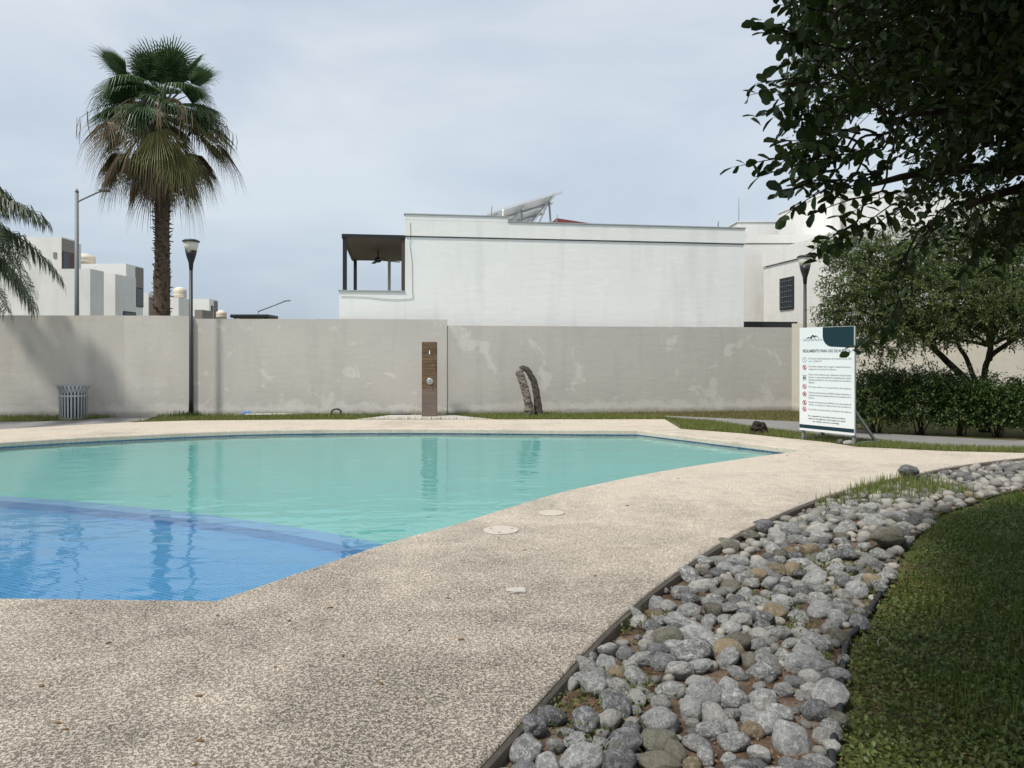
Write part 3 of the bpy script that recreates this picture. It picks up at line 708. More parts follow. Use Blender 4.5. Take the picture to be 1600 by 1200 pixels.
for (px, pyb, pyt, D, w, lab) in ((132, 412, 397, 38.5, 0.5, 'tan water tank on the house roof beside the street light'), (281, 465, 449, 51.5, 0.42, 'tan water tank on the roof right of the fan palm'), (346, 497, 485, 60.5, 0.40, 'tan water tank beside the small far white house')):
    b = at(px, pyb, D); tp = at(px, pyt, D); h = tp.z - b.z
    t = thing('water_tank', lab, 'water tank', (b.x, b.y, b.z - 0.02), 0)
    lathe('body', [(w, 0), (w, h * 0.35), (w * 0.97, h * 0.38), (w, h * 0.42), (w, h * 0.74), (w * 0.72, h * 0.93)], MAT['tank'], t, 18)
    lathe('lid', [(w * 0.73, h * 0.90), (w * 0.75, h * 0.93), (w * 0.4, h + 0.02)], MAT['tanktop'], t, 18)
    if px == 346: lathe('stand', [(w * 0.9, -3.9), (w * 0.9, 0)], MAT['house_far'], t, 12)
    t['group'] = 'water tanks on the roofs'
a = at(359, 491, 45); b = at(419, 491, 45)
cp = thing('carport_roof', 'low dark flat canopy beyond the wall right of the lamp post', 'carport', ((a.x + b.x) / 2, 45, 0))
box('roof', -1.12, 1.12, 0, 2.0, a.z - 0.2, a.z, MAT['black'], cp, 0.05)
for xx in (-0.9, 0.9): box('post', xx, xx + 0.1, 0.1, 0.2, 0, a.z - 0.2, MAT['black'], cp)

# ------------------------------------------------------------------ lamps
def park_lamp(loc, H, label):
    t = thing('lamp_post', label, 'lamp post', loc, 0, 'black lamp posts along the path')
    tube('pole', [(0, 0, -0.03), (0, 0, 0.5), (0, 0, H - 0.62)], [0.06, 0.05, 0.042], MAT['black'], t, 12)
    lathe('base_plate', [(0.13, -0.03), (0.13, 0.012), (0.06, 0.02)], MAT['black'], t, 12)
    lathe('cone', [(0.045, H - 0.80), (0.06, H - 0.62), (0.12, H - 0.42), (0.145, H - 0.30)], MAT['black'], t, 20)
    lathe('diffuser', [(0.142, H - 0.30), (0.165, H - 0.2), (0.19, H - 0.07)], MAT['lens'], t, 24)
    lathe('cap', [(0.215, H - 0.075), (0.215, H - 0.05), (0.15, H - 0.015), (0.03, H)], MAT['black'], t, 24)
    return t
park_lamp((-8.24, 19.75, 0), 4.55, 'black lamp post standing before the wall near the slatted bin')
park_lamp((7.98, 20.95, 0), 4.30, 'black lamp post behind the pool rules sign')
sl = thing('street_light', 'tall grey street light with curved arm beyond the wall', 'street light', (at(120, 300, 26).x, 26, 0))
tube('pole', [(0, 0, -0.1), (0, 0, 7.05)], [0.085, 0.06], MAT['steel'], sl, 12)
tube('arm', catmull([(0, 0, 6.72), (0.25, 0, 6.85), (0.85, 0, 7.12)], 5), 0.028, MAT['steel'], sl, 8)
bm = bmesh.new(); bm_box(bm, 0.75, 1.12, -0.09, 0.09, 7.07, 7.16); bmesh.ops.bevel(bm, geom=bm.edges[:], offset=0.03, segments=2, affect='EDGES'); bm_obj('lamp_head', bm, MAT['steel'], sl)
lathe('cap', [(0.05, 7.05), (0.07, 7.07), (0.01, 7.2)], MAT['steel'], sl, 10)
a = at(403, 485, 62); sl = thing('street_light', 'thin far street light with a long slanting arm', 'street light', (a.x, 62, 0))
tube('pole', [(0, 0, -0.1), (0, 0, a.z)], 0.06, MAT['steel'], sl, 8); tube('arm', [(0, 0, a.z - 0.1), (2.2, 0, a.z + 0.75)], 0.05, MAT['steel'], sl, 6)
beam('lamp_head', (2.1, 0, a.z + 0.74), (2.6, 0, a.z + 0.80), 0.2, 0.09, MAT['steel'], sl)

# ------------------------------------------------------------------ slatted bin
bn = thing('litter_bin', 'grey steel slatted litter bin with flared rim on the grass by the wall', 'bin', (-11.0, 19.3, -0.03))
for k in range(26):
    a = 2 * PI * k / 26; c_, s_ = math.cos(a), math.sin(a)
    V = []; F = []
    prof = [(0.315, 0.03), (0.325, 0.62), (0.33, 0.70), (0.35, 0.77), (0.40, 0.835)]
    for (r, z) in prof:
        for (dr, dt) in ((0, -0.021), (0, 0.021), (-0.008, 0.021), (-0.008, -0.021)):
            V.append(((r + dr) * c_ - dt * s_, (r + dr) * s_ + dt * c_, z))
    for i in range(len(prof) - 1):
        for j in range(4): F.append((i * 4 + j, i * 4 + (j + 1) % 4, (i + 1) * 4 + (j + 1) % 4, (i + 1) * 4 + j))
    me = bpy.data.meshes.new('slat'); me.from_pydata(V, [], F); me.update(); link('slat', me, bn, MAT['galv'])
def ring(name, r, z0, z1, th, m, parent):
    return lathe_ring(name, [(r, z0), (r, z1), (r - th, z1), (r - th, z0)], m, parent)
def lathe_ring(name, prof, m, parent, n=28):
    V = []; F = []; k_ = len(prof)
    for (r, z) in prof:
        for k in range(n): V.append((r * math.cos(2 * PI * k / n), r * math.sin(2 * PI * k / n), z))
    for i in range(k_):
        for k in range(n): F.append((i * n + k, i * n + (k + 1) % n, ((i + 1) % k_) * n + (k + 1) % n, ((i + 1) % k_) * n + k))
    me = bpy.data.meshes.new(name); me.from_pydata(V, [], F); me.update(); return link(name, me, parent, m)
ring('band', 0.335, 0.565, 0.605, 0.02, MAT['galv'], bn); ring('rim', 0.415, 0.83, 0.85, 0.04, MAT['galv'], bn); ring('base_ring', 0.33, 0.0, 0.05, 0.03, MAT['galv'], bn)
lathe('liner', [(0.27, 0.02), (0.28, 0.66)], MAT['black'], bn, 20)

# ------------------------------------------------------------------ shower panel
sp = g(671, 650); sh = thing('outdoor_shower', 'tall wood-look shower panel with round valve plate against the grey wall', 'shower', (sp.x, sp.y, -0.01), 0.06)
box('column', -0.195, 0.195, 0, 0.14, 0, 1.92, plain('shower_edge', (0.13, 0.115, 0.105), 0.7), sh)
for k in range(12):
    z0 = 0.005 + k * 0.159; box('cladding_board', -0.187, 0.187, -0.014 - 0.002 * random.random(), -0.001, z0, z0 + 0.155, MAT['panel'], sh)
hd = tube('shower_head', catmull([(0.01, -0.012, 1.68), (0.01, -0.09, 1.70), (0.012, -0.14, 1.655), (0.012, -0.16, 1.60)], 4), [0.012] * 9 + [0.013, 0.02, 0.032, 0.036], MAT['galv'], sh, 12)
vp = lathe('valve_plate', [(0.085, 0), (0.085, 0.012), (0.07, 0.016), (0.02, 0.018)], MAT['galv'], sh, 24)
vp.rotation_euler = (R(90), 0, 0); vp.location = (0.012, -0.017, 0.905)
tube('valve_handle', [(0.012, -0.03, 0.905), (0.012, -0.075, 0.905), (0.012, -0.08, 0.86)], [0.016, 0.016, 0.012], MAT['steel'], sh, 10)

# ------------------------------------------------------------------ hollow leaning log by the wall
lg = thing('dead_tree_trunk', 'split dead tree trunk standing like a bent arch against the wall', 'tree stump', (g(828, 649).x, g(828, 649).y, -0.03))
def rough_column(name, pts, radii, m, parent, n=14, amp=0.22, sq=1.0):
    P = catmull(pts, 7); rr = np.interp(np.linspace(0, 1, len(P)), np.linspace(0, 1, len(radii)), radii)
    V, F = tube_geo(P, list(rr), n)
    W = []
    for i, v in enumerate(V):
        c = P[min(i // n, len(P) - 1)]; d = v - c
        f = 1 + amp * mnoise.noise(Vector((v.x * 9, v.y * 9, v.z * 16))) + amp * 0.6 * mnoise.noise(Vector((v.x * 25, v.y * 25, v.z * 40)))
        W.append(c + Vector((d.x, d.y * sq, d.z)) * f)
    me = Geo().add((W, F)).mesh(name, m, False); return link(name, me, parent)
rough_column('bark_slab', [(0.0, -0.05, -0.02), (-0.05, -0.05, 0.35), (-0.14, -0.03, 0.75), (-0.25, 0.0, 1.10), (-0.30, 0.0, 1.21)], [0.12, 0.115, 0.10, 0.10, 0.115, 0.08], MAT['log'], lg, 16, 0.3, 0.7)
rough_column('bark_slab', [(0.25, 0.12, -0.02), (0.19, 0.1, 0.4), (0.12, 0.08, 0.85), (-0.02, 0.05, 1.14), (-0.16, 0.03, 1.27), (-0.26, 0.02, 1.24)], [0.13, 0.095, 0.085, 0.08, 0.065, 0.05], plain('log_grey', (0.085, 0.075, 0.068), 0.95, 0.1, 0, 0.5, 14, 0.02), lg, 16, 0.22, 0.7)
tg = lg
# charred stump near the sign
st = thing('charred_stump', 'small dark jagged tree stump on the grass near the sign', 'tree stump', (g(1187, 677).x, g(1187, 677).y, -0.04))
rough_column('stump_body', [(-0.07, 0, -0.02), (-0.075, 0, 0.1), (-0.06, 0.01, 0.2), (-0.045, 0.01, 0.285)], [0.13, 0.12, 0.10, 0.09, 0.05], MAT['stump'], st, 16, 0.3)
rough_column('stump_side', [(0.08, 0.02, -0.02), (0.07, 0.02, 0.1), (0.06, 0.01, 0.19), (0.055, 0.0, 0.255)], [0.125, 0.11, 0.09, 0.075, 0.045], MAT['stump'], st, 16, 0.3)

# ------------------------------------------------------------------ pool rules sign
SL = Vector((5.44, 14.48, 0)); SR = Vector((6.0, 13.5, 0)); SWD = (SR - SL).length
ang = math.atan2(SR.y - SL.y, SR.x - SL.x)
sg = thing('pool_rules_sign', 'white free-standing pool rules board on grey steel legs beside the hedge', 'sign', (SL.x, SL.y, -0.03), ang)
PH0, PH1 = 0.20, 2.12
pan = box('panel', -0.02, SWD + 0.02, -0.018, 0.012, PH0, PH1, MAT['signwhite'], sg, 0.003)
box('frame_post', 0.0, 0.05, 0.014, 0.06, 0.0, PH1 - 0.02, MAT['steel'], sg); box('frame_post', SWD - 0.05, SWD, 0.014, 0.06, 0.0, PH1 - 0.02, MAT['steel'], sg)
for z in (PH0 + 0.05, 1.2, PH1 - 0.1): box('frame_rail', 0.053, SWD - 0.053, 0.016, 0.055, z, z + 0.04, MAT['steel'], sg)
for x in (0.025, SWD - 0.025):
    beam('foot', (x, 0.0, 0.045), (x, 0.75, 0.045), 0.05, 0.05, MAT['steel'], sg)
    beam('brace', (x, 0.065, 0.62), (x, 0.62, 0.075), 0.04, 0.04, MAT['steel'], sg)
YF = -0.0205
def flat(name, pts, m, parent, y=YF):
    me = bpy.data.meshes.new(name); V = [(p[0], y, p[1]) for p in pts]; n = len(V)
    V2 = V + [(p[0], y + 0.0015, p[1]) for p in pts]
    F = [tuple(range(n))] + [(i, i + n, (i + 1) % n + n, (i + 1) % n) for i in range(n)]
    me.from_pydata(V2, [], F); me.update(); return link(name, me, parent, m)
W0, W1 = -0.02, SWD + 0.02
# corner field, rounded on its lower left
cx0, cz0 = SWD * 0.44, PH1 - 0.36
arc = [(cx0 + 0.20 - 0.20 * math.cos(t), cz0 + 0.20 - 0.20 * math.sin(t)) for t in np.linspace(0, PI / 2, 10)]
flat('corner_field', [(cx0, PH1 - 0.004)] + arc + [(W1 - 0.004, cz0 - 0.02), (W1 - 0.004, PH1 - 0.004)], MAT['teal'], pan)
flat('stripe', [(W0 + 0.004, 0.245), (W1 - 0.004, 0.245), (W1 - 0.004, 0.312), (W0 + 0.004, 0.312)], MAT['teal'], pan)
def text(body, x, z, size, m, width=None, bold=0.0, align='LEFT'):
    cu = bpy.data.curves.new('lettering', 'FONT'); cu.body = body; cu.size = size; cu.align_x = align; cu.offset = bold; cu.resolution_u = 2
    tmp = bpy.data.objects.new('lettering_tmp', cu); COL.objects.link(tmp)
    dg = bpy.context.evaluated_depsgraph_get(); me = bpy.data.meshes.new_from_object(tmp.evaluated_get(dg))
    bpy.data.objects.remove(tmp); bpy.data.curves.remove(cu)
    if not len(me.vertices): return None
    if width:
        xs_ = [v.co.x for v in me.vertices]; sc = width / (max(xs_) - min(xs_))
        for v in me.vertices: v.co.x *= sc
    o = link('lettering', me, pan, m); o.rotation_euler = (R(90), 0, 0); o.location = (x, YF, z); return o
# emblem: ridge of mountains and the name
lx = SWD * 0.245
flat('emblem', [(lx - 0.16, 1.905), (lx - 0.09, 1.945), (lx - 0.055, 1.935), (lx + 0.0, 1.985), (lx + 0.05, 1.962), (lx + 0.075, 1.972), (lx + 0.15, 1.915), (lx + 0.085, 1.95), (lx + 0.045, 1.94), (lx + 0.06, 1.905), (lx + 0.005, 1.955), (lx - 0.03, 1.90), (lx - 0.06, 1.922), (lx - 0.10, 1.92)], MAT['ink'], pan)
text('VALLE DE PLATA', SWD * 0.05, 1.87, 0.05, MAT['textgrey'], 0.44)
text('REGLAMENTO PARA USO DE ALBERCA', SWD * 0.05, 1.66, 0.075, MAT['ink'], SWD * 0.90, 0.0012)
rules = [(1.53, ['El horario de funcionamiento de la alberca es de 7:00', 'a.m. a 10:00 P.M.']),
         (1.385, ['Se prohibe cualquier tipo o juegos o deportes bruscos y', 'riesgosos en el area de la alberca.']),
         (1.235, ['Dentro de la alberca usar solamente traje de ba\u00f1o', '(lycra), o ropa especialmente dise\u00f1ada para nadar', 'queda prohibido el uso de prendas de mezclilla o', 'algod\u00f3n.']),
         (1.005, ['No fumar dentro o en el per\u00edmetro de la alberca.']),
         (0.90, ['Queda estrictamente prohibido ingerir alimentos y', 'cualquier tipo de bebidas dentro y al rededor de la', 'alberca.']),
         (0.725, ['Queda estrictamente prohibido el uso de envases de', 'vidrio o cristal en toda el \u00e1rea de la alberca.']),
         (0.59, ['Se prohiben mascotas dentro y alrededor de la alberca.'])]
TX = SWD * 0.165; TW = SWD * 0.80
for ri, (z, lines) in enumerate(rules):
    for li, s_ in enumerate(lines):
        full = len(s_) > 42
        text(s_, TX, z - li * 0.049, 0.044, MAT['textgrey'], TW if full else TW * len(s_) / 53)
def icon(z, kind):
    x = SWD * 0.085; r = 0.046
    if kind == 'square':
        for q in ([(-r, -r), (r, -r), (r, -r + 0.007), (-r, -r + 0.007)], [(-r, r - 0.007), (r, r - 0.007), (r, r), (-r, r)]):
            flat('icon', [(x + a, z + b) for a, b in q], MAT['ink'], pan)
        flat('icon', [(x - 0.035, z - 0.025), (x - 0.003, z - 0.025), (x - 0.003, z + 0.012), (x - 0.018, z + 0.025), (x - 0.035, z + 0.012)], MAT['ink'], pan)
        flat('icon', [(x + 0.006, z - 0.025), (x + 0.036, z - 0.025), (x + 0.026, z), (x + 0.036, z + 0.025), (x + 0.006, z + 0.02)], MAT['ink'], pan); return
    mm = MAT['textgrey'] if kind == 'clock' else MAT['red']
    n = 22; V = []; F = []
    for k in range(n):
        a = 2 * PI * k / n
        for rr in (r, r - (0.006 if kind == 'clock' else 0.011)): V.append((x + rr * math.cos(a), YF, z + rr * math.sin(a)))
    for k in range(n): F.append((2 * k, 2 * k + 1, 2 * ((k + 1) % n) + 1, 2 * ((k + 1) % n)))
    me = bpy.data.meshes.new('icon'); me.from_pydata(V, [], F); me.update(); link('icon', me, pan, mm)
    if kind == 'clock':
        flat('icon', [(x - 0.003, z), (x + 0.003, z), (x + 0.003, z + 0.03), (x - 0.003, z + 0.03)], MAT['textgrey'], pan); flat('icon', [(x + 0.004, z - 0.003), (x + 0.022, z - 0.012), (x + 0.022, z - 0.006), (x + 0.004, z + 0.003)], MAT['textgrey'], pan)
    else:
        k = {'run': [(-.012, -.022), (.004, -.02), (.010, 0), (.016, .012), (.0, .024), (-.012, .008)], 'smoke': [(-.024, -.006), (.02, -.006), (.02, .006), (-.024, .006)], 'food': [(-.022, -.016), (.022, -.016), (.018, .01), (.0, .02), (-.018, .01)], 'glass': [(-.008, -.024), (.01, -.024), (.014, .0), (.006, .024), (-.006, .024), (-.012, .0)], 'pet': [(-.02, -.014), (.014, -.014), (.02, .01), (.004, .006), (-.02, .012)]}[kind]
        flat('icon', [(x + a, z + b) for a, b in k], MAT['ink'], pan)
        c_ = 0.7071; w2 = 0.004; rr = r - 0.008
        flat('icon', [(x - rr * c_ - w2, z + rr * c_ - w2), (x - rr * c_ + w2, z + rr * c_ + w2), (x + rr * c_ + w2, z - rr * c_ + w2), (x + rr * c_ - w2, z - rr * c_ - w2)], MAT['red'], pan, YF - 0.002)
for z, k in ((1.52, 'clock'), (1.378, 'run'), (1.188, 'square'), (1.02, 'smoke'), (0.88, 'food'), (0.72, 'glass'), (0.60, 'pet')): icon(z, k)
for i, s_ in enumerate(['Por tu seguridad y la de los dem\u00e1s usuarios de la alberca,', 'cumple con este reglamento y evita el riesgo de un reporte', 'por cualquier acto que lo contradiga.']):
    text(s_, SWD * 0.16 + (0.1 if i == 2 else 0), 0.47 - i * 0.048, 0.036, MAT['ink'], SWD * (0.70 if i < 2 else 0.50), 0.0006)
# ------------------------------------------------------------------ small things along the wall
hp = [g(460, 646.5), g(480, 648), g(505, 647), g(522, 647.5)]
loop_ = [(h.x, h.y, 0.0) for h in hp]
c0 = g(525, 648); coil = [(c0.x + 0.13 * math.cos(t), c0.y + 0.05, 0.05 + 0.10 * math.sin(t)) for t in np.linspace(PI * 1.1, -PI * 0.1, 9)]
tag(tube('garden_hose', catmull([(g(395, 648.5).x, g(395, 648.5).y, 0.0)] + loop_ + coil + [(g(560, 648).x, g(560, 648).y, 0.0), (g(640, 649).x, g(640, 649).y + 0.3, 0.0)], 4), 0.022, MAT['hose'], None, 8), 'dark garden hose lying with a loop along the foot of the wall', 'hose')
tag(tube('pvc_pipe', [(-6.95, 20.06, 0.02), (-5.75, 20.14, 0.02)], 0.022, MAT['whitepipe'], None, 10), 'white plastic pipe lying along the foot of the wall', 'pipe')
bmb = bmesh.new(); bmesh.ops.create_icosphere(bmb, subdivisions=3, radius=1)
for v in bmb.verts:
    f = 1 + 0.35 * mnoise.noise(v.co * 2.3) + 0.2 * mnoise.noise(v.co * 6); v.co = Vector((v.co.x * 0.13 * f, v.co.y * 0.09 * f, max(v.co.z, -0.5) * 0.065 * f))
bgo = bm_obj('plastic_bag', bmb, MAT['bluebag']); q = g(385, 648); bgo.location = (q.x, q.y, 0.02); tag(bgo, 'crumpled blue plastic bag on the grass by the wall', 'bag')

# deck fittings and fallen bits
for (px, py, r_, lab, holes) in ((783, 829, 0.16, 'round pale skimmer lid with dark finger holes set in the deck', True), (862, 802, 0.13, 'faint round cream lid flush in the deck near the pool edge', False)):
    q = g(px, py); t = thing('skimmer_lid', lab, 'lid', (q.x, q.y, 0.0))
    lathe('cover', [(r_, 0.0), (r_, 0.007), (r_ * 0.96, 0.010), (r_ * 0.9, 0.009)], MAT['lid'], t, 28)
    if holes:
        for a in (0.4, 2.6, 4.6): lathe('finger_hole', [(0.012, 0.009), (0.012, 0.0105)], MAT['line'], t, 8, loc=(0.11 * math.cos(a), 0.11 * math.sin(a), 0))
bmc = bmesh.new(); bm_box(bmc, -0.06, 0.06, -0.035, 0.035, 0, 0.018)
bmesh.ops.subdivide_edges(bmc, edges=bmc.edges[:], cuts=2, use_grid_fill=True)
for v in bmc.verts: v.co += Vector((0.012 * mnoise.noise(v.co * 60), 0.016 * mnoise.noise(v.co * 50 + Vector((4, 0, 0))), (0.006 * mnoise.noise(v.co * 40) if v.co.z > 0.004 else 0)))
ch = bm_obj('concrete_chip', bmc, MAT['slab']); q = g(806, 925); ch.location = (q.x, q.y, 0.001); ch.rotation_euler = (0, 0.0, 0.2); tag(ch, 'loose flat chip of concrete lying on the deck', 'chip')
bmp = bmesh.new(); bmesh.ops.create_icosphere(bmp, subdivisions=1, radius=1)
for v in bmp.verts: v.co = Vector((v.co.x * 0.022, v.co.y * 0.010 + 0.004 * math.sin(v.co.x * 2), v.co.z * 0.006 + 0.005)) * (1 + 0.3 * mnoise.noise(v.co * 3))
mep = bpy.data.meshes.new('fallen_pod'); bmp.to_mesh(mep); bmp.free(); mep.materials.append(MAT['pod'])
k = 0; bits = [(110, 958), (170, 1005), (65, 1072), (90, 1130), (102, 1140), (310, 1088), (313, 1158), (430, 1042), (475, 952), (515, 950), (452, 970), (536, 1025), (550, 1003), (85, 1030), (340, 962), (610, 960), (805, 905), (820, 860), (930, 900), (640, 985), (720, 1000), (590, 1055), (595, 1068), (700, 935), (775, 1040), (305, 1195), (650, 1090), (750, 975), (1230, 712), (1210, 708), (1265, 715), (1250, 722), (1290, 717), (1190, 722), (1060, 748), (980, 790)]
for (px, py) in bits:
    q = g(px, py)
    if in_poly(np.array([q.x]), np.array([q.y]), pool)[0]: continue
    o = link('fallen_pod', mep); o.location = (q.x, q.y, -0.001); o.rotation_euler = (0, 0, random.uniform(0, PI)); s_ = random.uniform(0.45, 0.95); o.scale = (s_, s_ * random.uniform(0.7, 1.6), s_)
    tag(o, 'small brown fallen seed pod on the pool deck', 'seed pod', 'seed pods fallen on the deck')
q = g(1325, 694); 

# ------------------------------------------------------------------ river stones
def stone_mesh(seed, sub=4, ang=0.5):
    bm = bmesh.new(); bmesh.ops.create_icosphere(bm, subdivisions=sub, radius=1.0)
    o = Vector((seed * 13.7, seed * 5.1, seed * 2.9)); r_ = random.Random(seed)
    cuts = [(Vector((r_.gauss(0, 1), r_.gauss(0, 1), r_.gauss(0, 0.8))).normalized(), r_.uniform(0.66, 0.95)) for _ in range(int(5 + ang * 6))]
    for v in bm.verts:
        d = v.co.normalized(); rad = 1.0
        for (nv, h) in cuts:
            k = d.dot(nv)
            if k * rad > h: rad = rad * 0.42 + (h / k) * 0.58
        rad *= 1 + 0.13 * mnoise.noise(d * 1.3 + o) + 0.05 * mnoise.noise(d * 3.4 + o) + 0.018 * mnoise.noise(d * 9 + o)
        v.co = d * rad
    me = bpy.data.meshes.new('river_stone'); bm.to_mesh(me); bm.free(); smooth(me); return me
kinds = ['stone_grey', 'stone_dark', 'stone_pale', 'stone_tan', 'stone_olive']
SM = {}
for kd in kinds:
    SM[kd] = []
    for j in range(7 if kd == 'stone_grey' else 4):
        me = stone_mesh(len(SM) * 20 + j, 4, 0.9 if kd in ('stone_grey', 'stone_pale') else 0.45); me.materials.append(MAT[kd]); SM[kd].append(me)
LAB = {'stone_grey': 'mottled mid-grey river stone', 'stone_dark': 'dark slate-grey river stone', 'stone_pale': 'pale whitish river stone', 'stone_tan': 'tan brown river stone', 'stone_olive': 'smooth olive-grey river stone'}
tuft_px = [g(px, py, -0.08) for px, py in ((1268, 790), (1300, 775), (1330, 765), (1360, 757), (1385, 756), (1410, 768), (1440, 770), (1470, 772), (1350, 775), (1390, 778))]
brd = [tuple(p[:2]) for p in catmull([(x, y, 0) for x, y in bed_right], 6)]
GRP = {'stone_grey': 'mid-grey river stones', 'stone_dark': 'dark river stones', 'stone_pale': 'pale river stones', 'stone_tan': 'tan river stones', 'stone_olive': 'olive-grey river stones'}
bedpoly = bed_left + bed_right
cand = []
rs = random.Random(5)
special = [(g(1385, 850, -0.05), 0.18, 'stone_olive', 'large smooth olive-grey boulder at the edge of the lawn'), (g(1420, 743, 0.0), 0.165, 'stone_dark', 'dark round stone resting against the deck kerb beside the grass tufts')]
for (c, r_, kd, lab) in special: cand.append([c.x, c.y, r_ * 0.8, kd, lab])
grid = {}
def near_ok(x, y, r_):
    gx, gy = int(x // 0.4), int(y // 0.4)
    for i in range(gx - 1, gx + 2):
        for j in range(gy - 1, gy + 2):
            for (a, b, c) in grid.get((i, j), ()):
                if (a - x) ** 2 + (b - y) ** 2 < (0.75 * (c + r_)) ** 2: return False
    return True
for c in cand: grid.setdefault((int(c[0] // 0.4), int(c[1] // 0.4)), []).append((c[0], c[1], c[2]))
bare = [g(905, 1105, -0.1), g(1245, 985, -0.1), g(955, 990, -0.1), g(1330, 950, -0.1)]
bl = [Vector(p) for p in bed_left]
for it in range(32000):
    x = rs.uniform(-1.4, 9.5); y = rs.uniform(1.2, 13.2)
    big_ = it / 32000
    r_ = rs.uniform(0.072, 0.098) if big_ < 0.05 else (rs.uniform(0.045, 0.074) if big_ < 0.55 else rs.uniform(0.024, 0.046))
    if y > 8 and big_ < 0.3: r_ *= 0.85
    if not in_poly(np.array([x]), np.array([y]), bedpoly)[0]: continue
    dmin = min((Vector((x, y)) - b).length for b in bl[::2])
    if dmin < r_ + 0.05: continue
    if any((Vector((x, y)) - Vector((b.x, b.y))).length < 0.15 for b in bare) and r_ > 0.04: continue
    if not near_ok(x, y, r_): continue
    u_ = rs.random(); kd = 'stone_grey' if u_ < 0.56 else 'stone_dark' if u_ < 0.68 else 'stone_pale' if u_ < 0.86 else 'stone_tan' if u_ < 0.91 else 'stone_olive'
    cand.append([x, y, r_, kd, None]); grid.setdefault((int(x // 0.4), int(y // 0.4)), []).append((x, y, r_))
def vis(c):
    if c[1] < 2.3: return 0
    px, py = proj((c[0], c[1], -0.05))
    return c[2] / c[1] if (-40 < px < 1640 and py < 1250) else 0
cand.sort(key=lambda c: (c[4] is None, -vis(c)))
restV = []; restF = []; off_ = 0
bss = [stone_mesh(777 + q, 2, 0.9) for q in range(5)]; bsvs = [np.array([v.co[:] for v in b.vertices]) for b in bss]; bsf = np.array([p.vertices[:] for p in bss[0].polygons])
for i, (x, y, r_, kd, lab) in enumerate(cand):
    sx = r_ * rs.uniform(1.0, 1.45); sy = r_ * rs.uniform(0.86, 1.08); sz = r_ * rs.uniform(0.58, 0.86)
    rz = rs.uniform(0, 2 * PI); tilt = (rs.gauss(0, 0.22), rs.gauss(0, 0.22))
    z = SOIL + sz * rs.uniform(0.30, 0.72)
    if lab: sx, sy, sz, z, tilt, rz = r_ * (1.1 if 'kerb' in lab else 1.2), r_ * 0.8, r_ * 0.66, (-0.01 if 'kerb' in lab else SOIL + 0.03) + r_ * 0.56, (0.0, 0.05), 0.25
    if i < 300:
        o = link('river_stone', rs.choice(SM[kd])); o.location = (x, y, z); o.rotation_euler = (tilt[0], tilt[1], rz); o.scale = (sx, sy, sz)
        if lab: tag(o, lab, 'stone')
        else:
            bi = min(range(len(bl)), key=lambda q: (bl[q] - Vector((x, y))).length); dk = (bl[bi] - Vector((x, y))).length
            dl = min(math.hypot(x - a, y - b) for a, b in brd)
            place = ('among the grass tufts' if any(math.hypot(x - q.x, y - q.y) < 0.38 for q in tuft_px) else 'close against the deck kerb' if dk < 0.24 else 'along the edge of the lawn' if dl < 0.24 else 'in the middle of the bed')
            if y > 9.6 and 'tufts' not in place: place += ' beyond the grass tufts'
            size = 'large' if r_ > 0.076 else 'medium-sized' if r_ > 0.06 else 'small'
            tag(o, size + ' ' + LAB[kd] + ' ' + place, 'stone', size + ' ' + GRP[kd] + ' ' + place)
    else:
        bsv = bsvs[i % 5]; m3 = np.array(Matrix.Rotation(rz, 3, 'Z')) @ np.diag([sx, sy, sz])
        restV.append(bsv @ m3.T + np.array([x, y, z])); restF.append(bsf + off_); off_ += len(bsv)
if restV:
    o = link('small_river_stones', np_mesh('small_river_stones', np.concatenate(restV), np.concatenate(restF), None, True), None, None)
    t = NT('stone_mixed', 0.85, 0.2); p_ = t.pos(); c_ = t.mix(t.island(), (0.085, 0.085, 0.085), (0.30, 0.285, 0.255)); c_ = t.mix(0.5, c_, t.mix(t.noise(p_, 45, 7, 0.7), 0.15, 0.85), 'OVERLAY'); t.color(c_); t.normal(t.bump(t.noise(p_, 60, 6), 0.5, 0.01))
    o.data.materials.append(t.m); tag(o, 'small filler pebbles between the larger river stones', 'pebbles', None, 'stuff')
print('stones', len(cand))
o = link('river_stone', SM['stone_pale'][1]); q = g(1326, 694); o.location = (q.x, q.y, 0.02); o.scale = (0.115, 0.08, 0.06); tag(o, 'single pale stone lying at the foot of the rules sign', 'stone')
o = link('river_stone', SM['stone_dark'][1]); q = g(1313, 692.5); o.location = (q.x, q.y, 0.02); o.scale = (0.06, 0.06, 0.06); tag(o, 'single dark stone lying at the foot of the rules sign', 'stone')
# black plastic edging between stones and lawn
er = [(x, y, SOIL + 0.012) for (x, y) in bed_right][6:-1]
tag(tube('lawn_edging', catmull(er, 5), 0.017, MAT['edging'], None, 10), 'black plastic pipe edging between the stones and the lawn', 'edging')

# ------------------------------------------------------------------ ground vegetation
def blade_tpl(w=0.09, bend=0.25):
    return [(-w / 2, 0, 0), (w / 2, 0, 0), (w * 0.35, 0.45, 0.06), (-w * 0.35, 0.45, 0.06), (0.0, 1.0, -bend)], [(0, 1, 2), (0, 2, 3), (3, 2, 4)]
def blades(name, XY, z, h0, h1, m, label, cat, w=0.09, lean=0.6, bend=0.25, pts3=None):
    N = len(XY); TV, TF = blade_tpl(w, bend)
    az = rng.uniform(0, 2 * PI, N); ln = rng.uniform(0.05, lean, N)
    d = np.stack([np.cos(az) * ln, np.sin(az) * ln, np.ones(N)], 1)
    up = np.stack([np.cos(az), np.sin(az), -ln], 1) + rng.normal(0, 0.2, (N, 3))
    V, F = scatter(TV, TF, basis(d, up, rng.uniform(h0, h1, N)), np.stack([XY[:, 0], XY[:, 1], np.full(N, z)], 1))
    o = link(name, np_mesh(name, V, F, m)); return tag(o, label, cat, None, 'stuff')
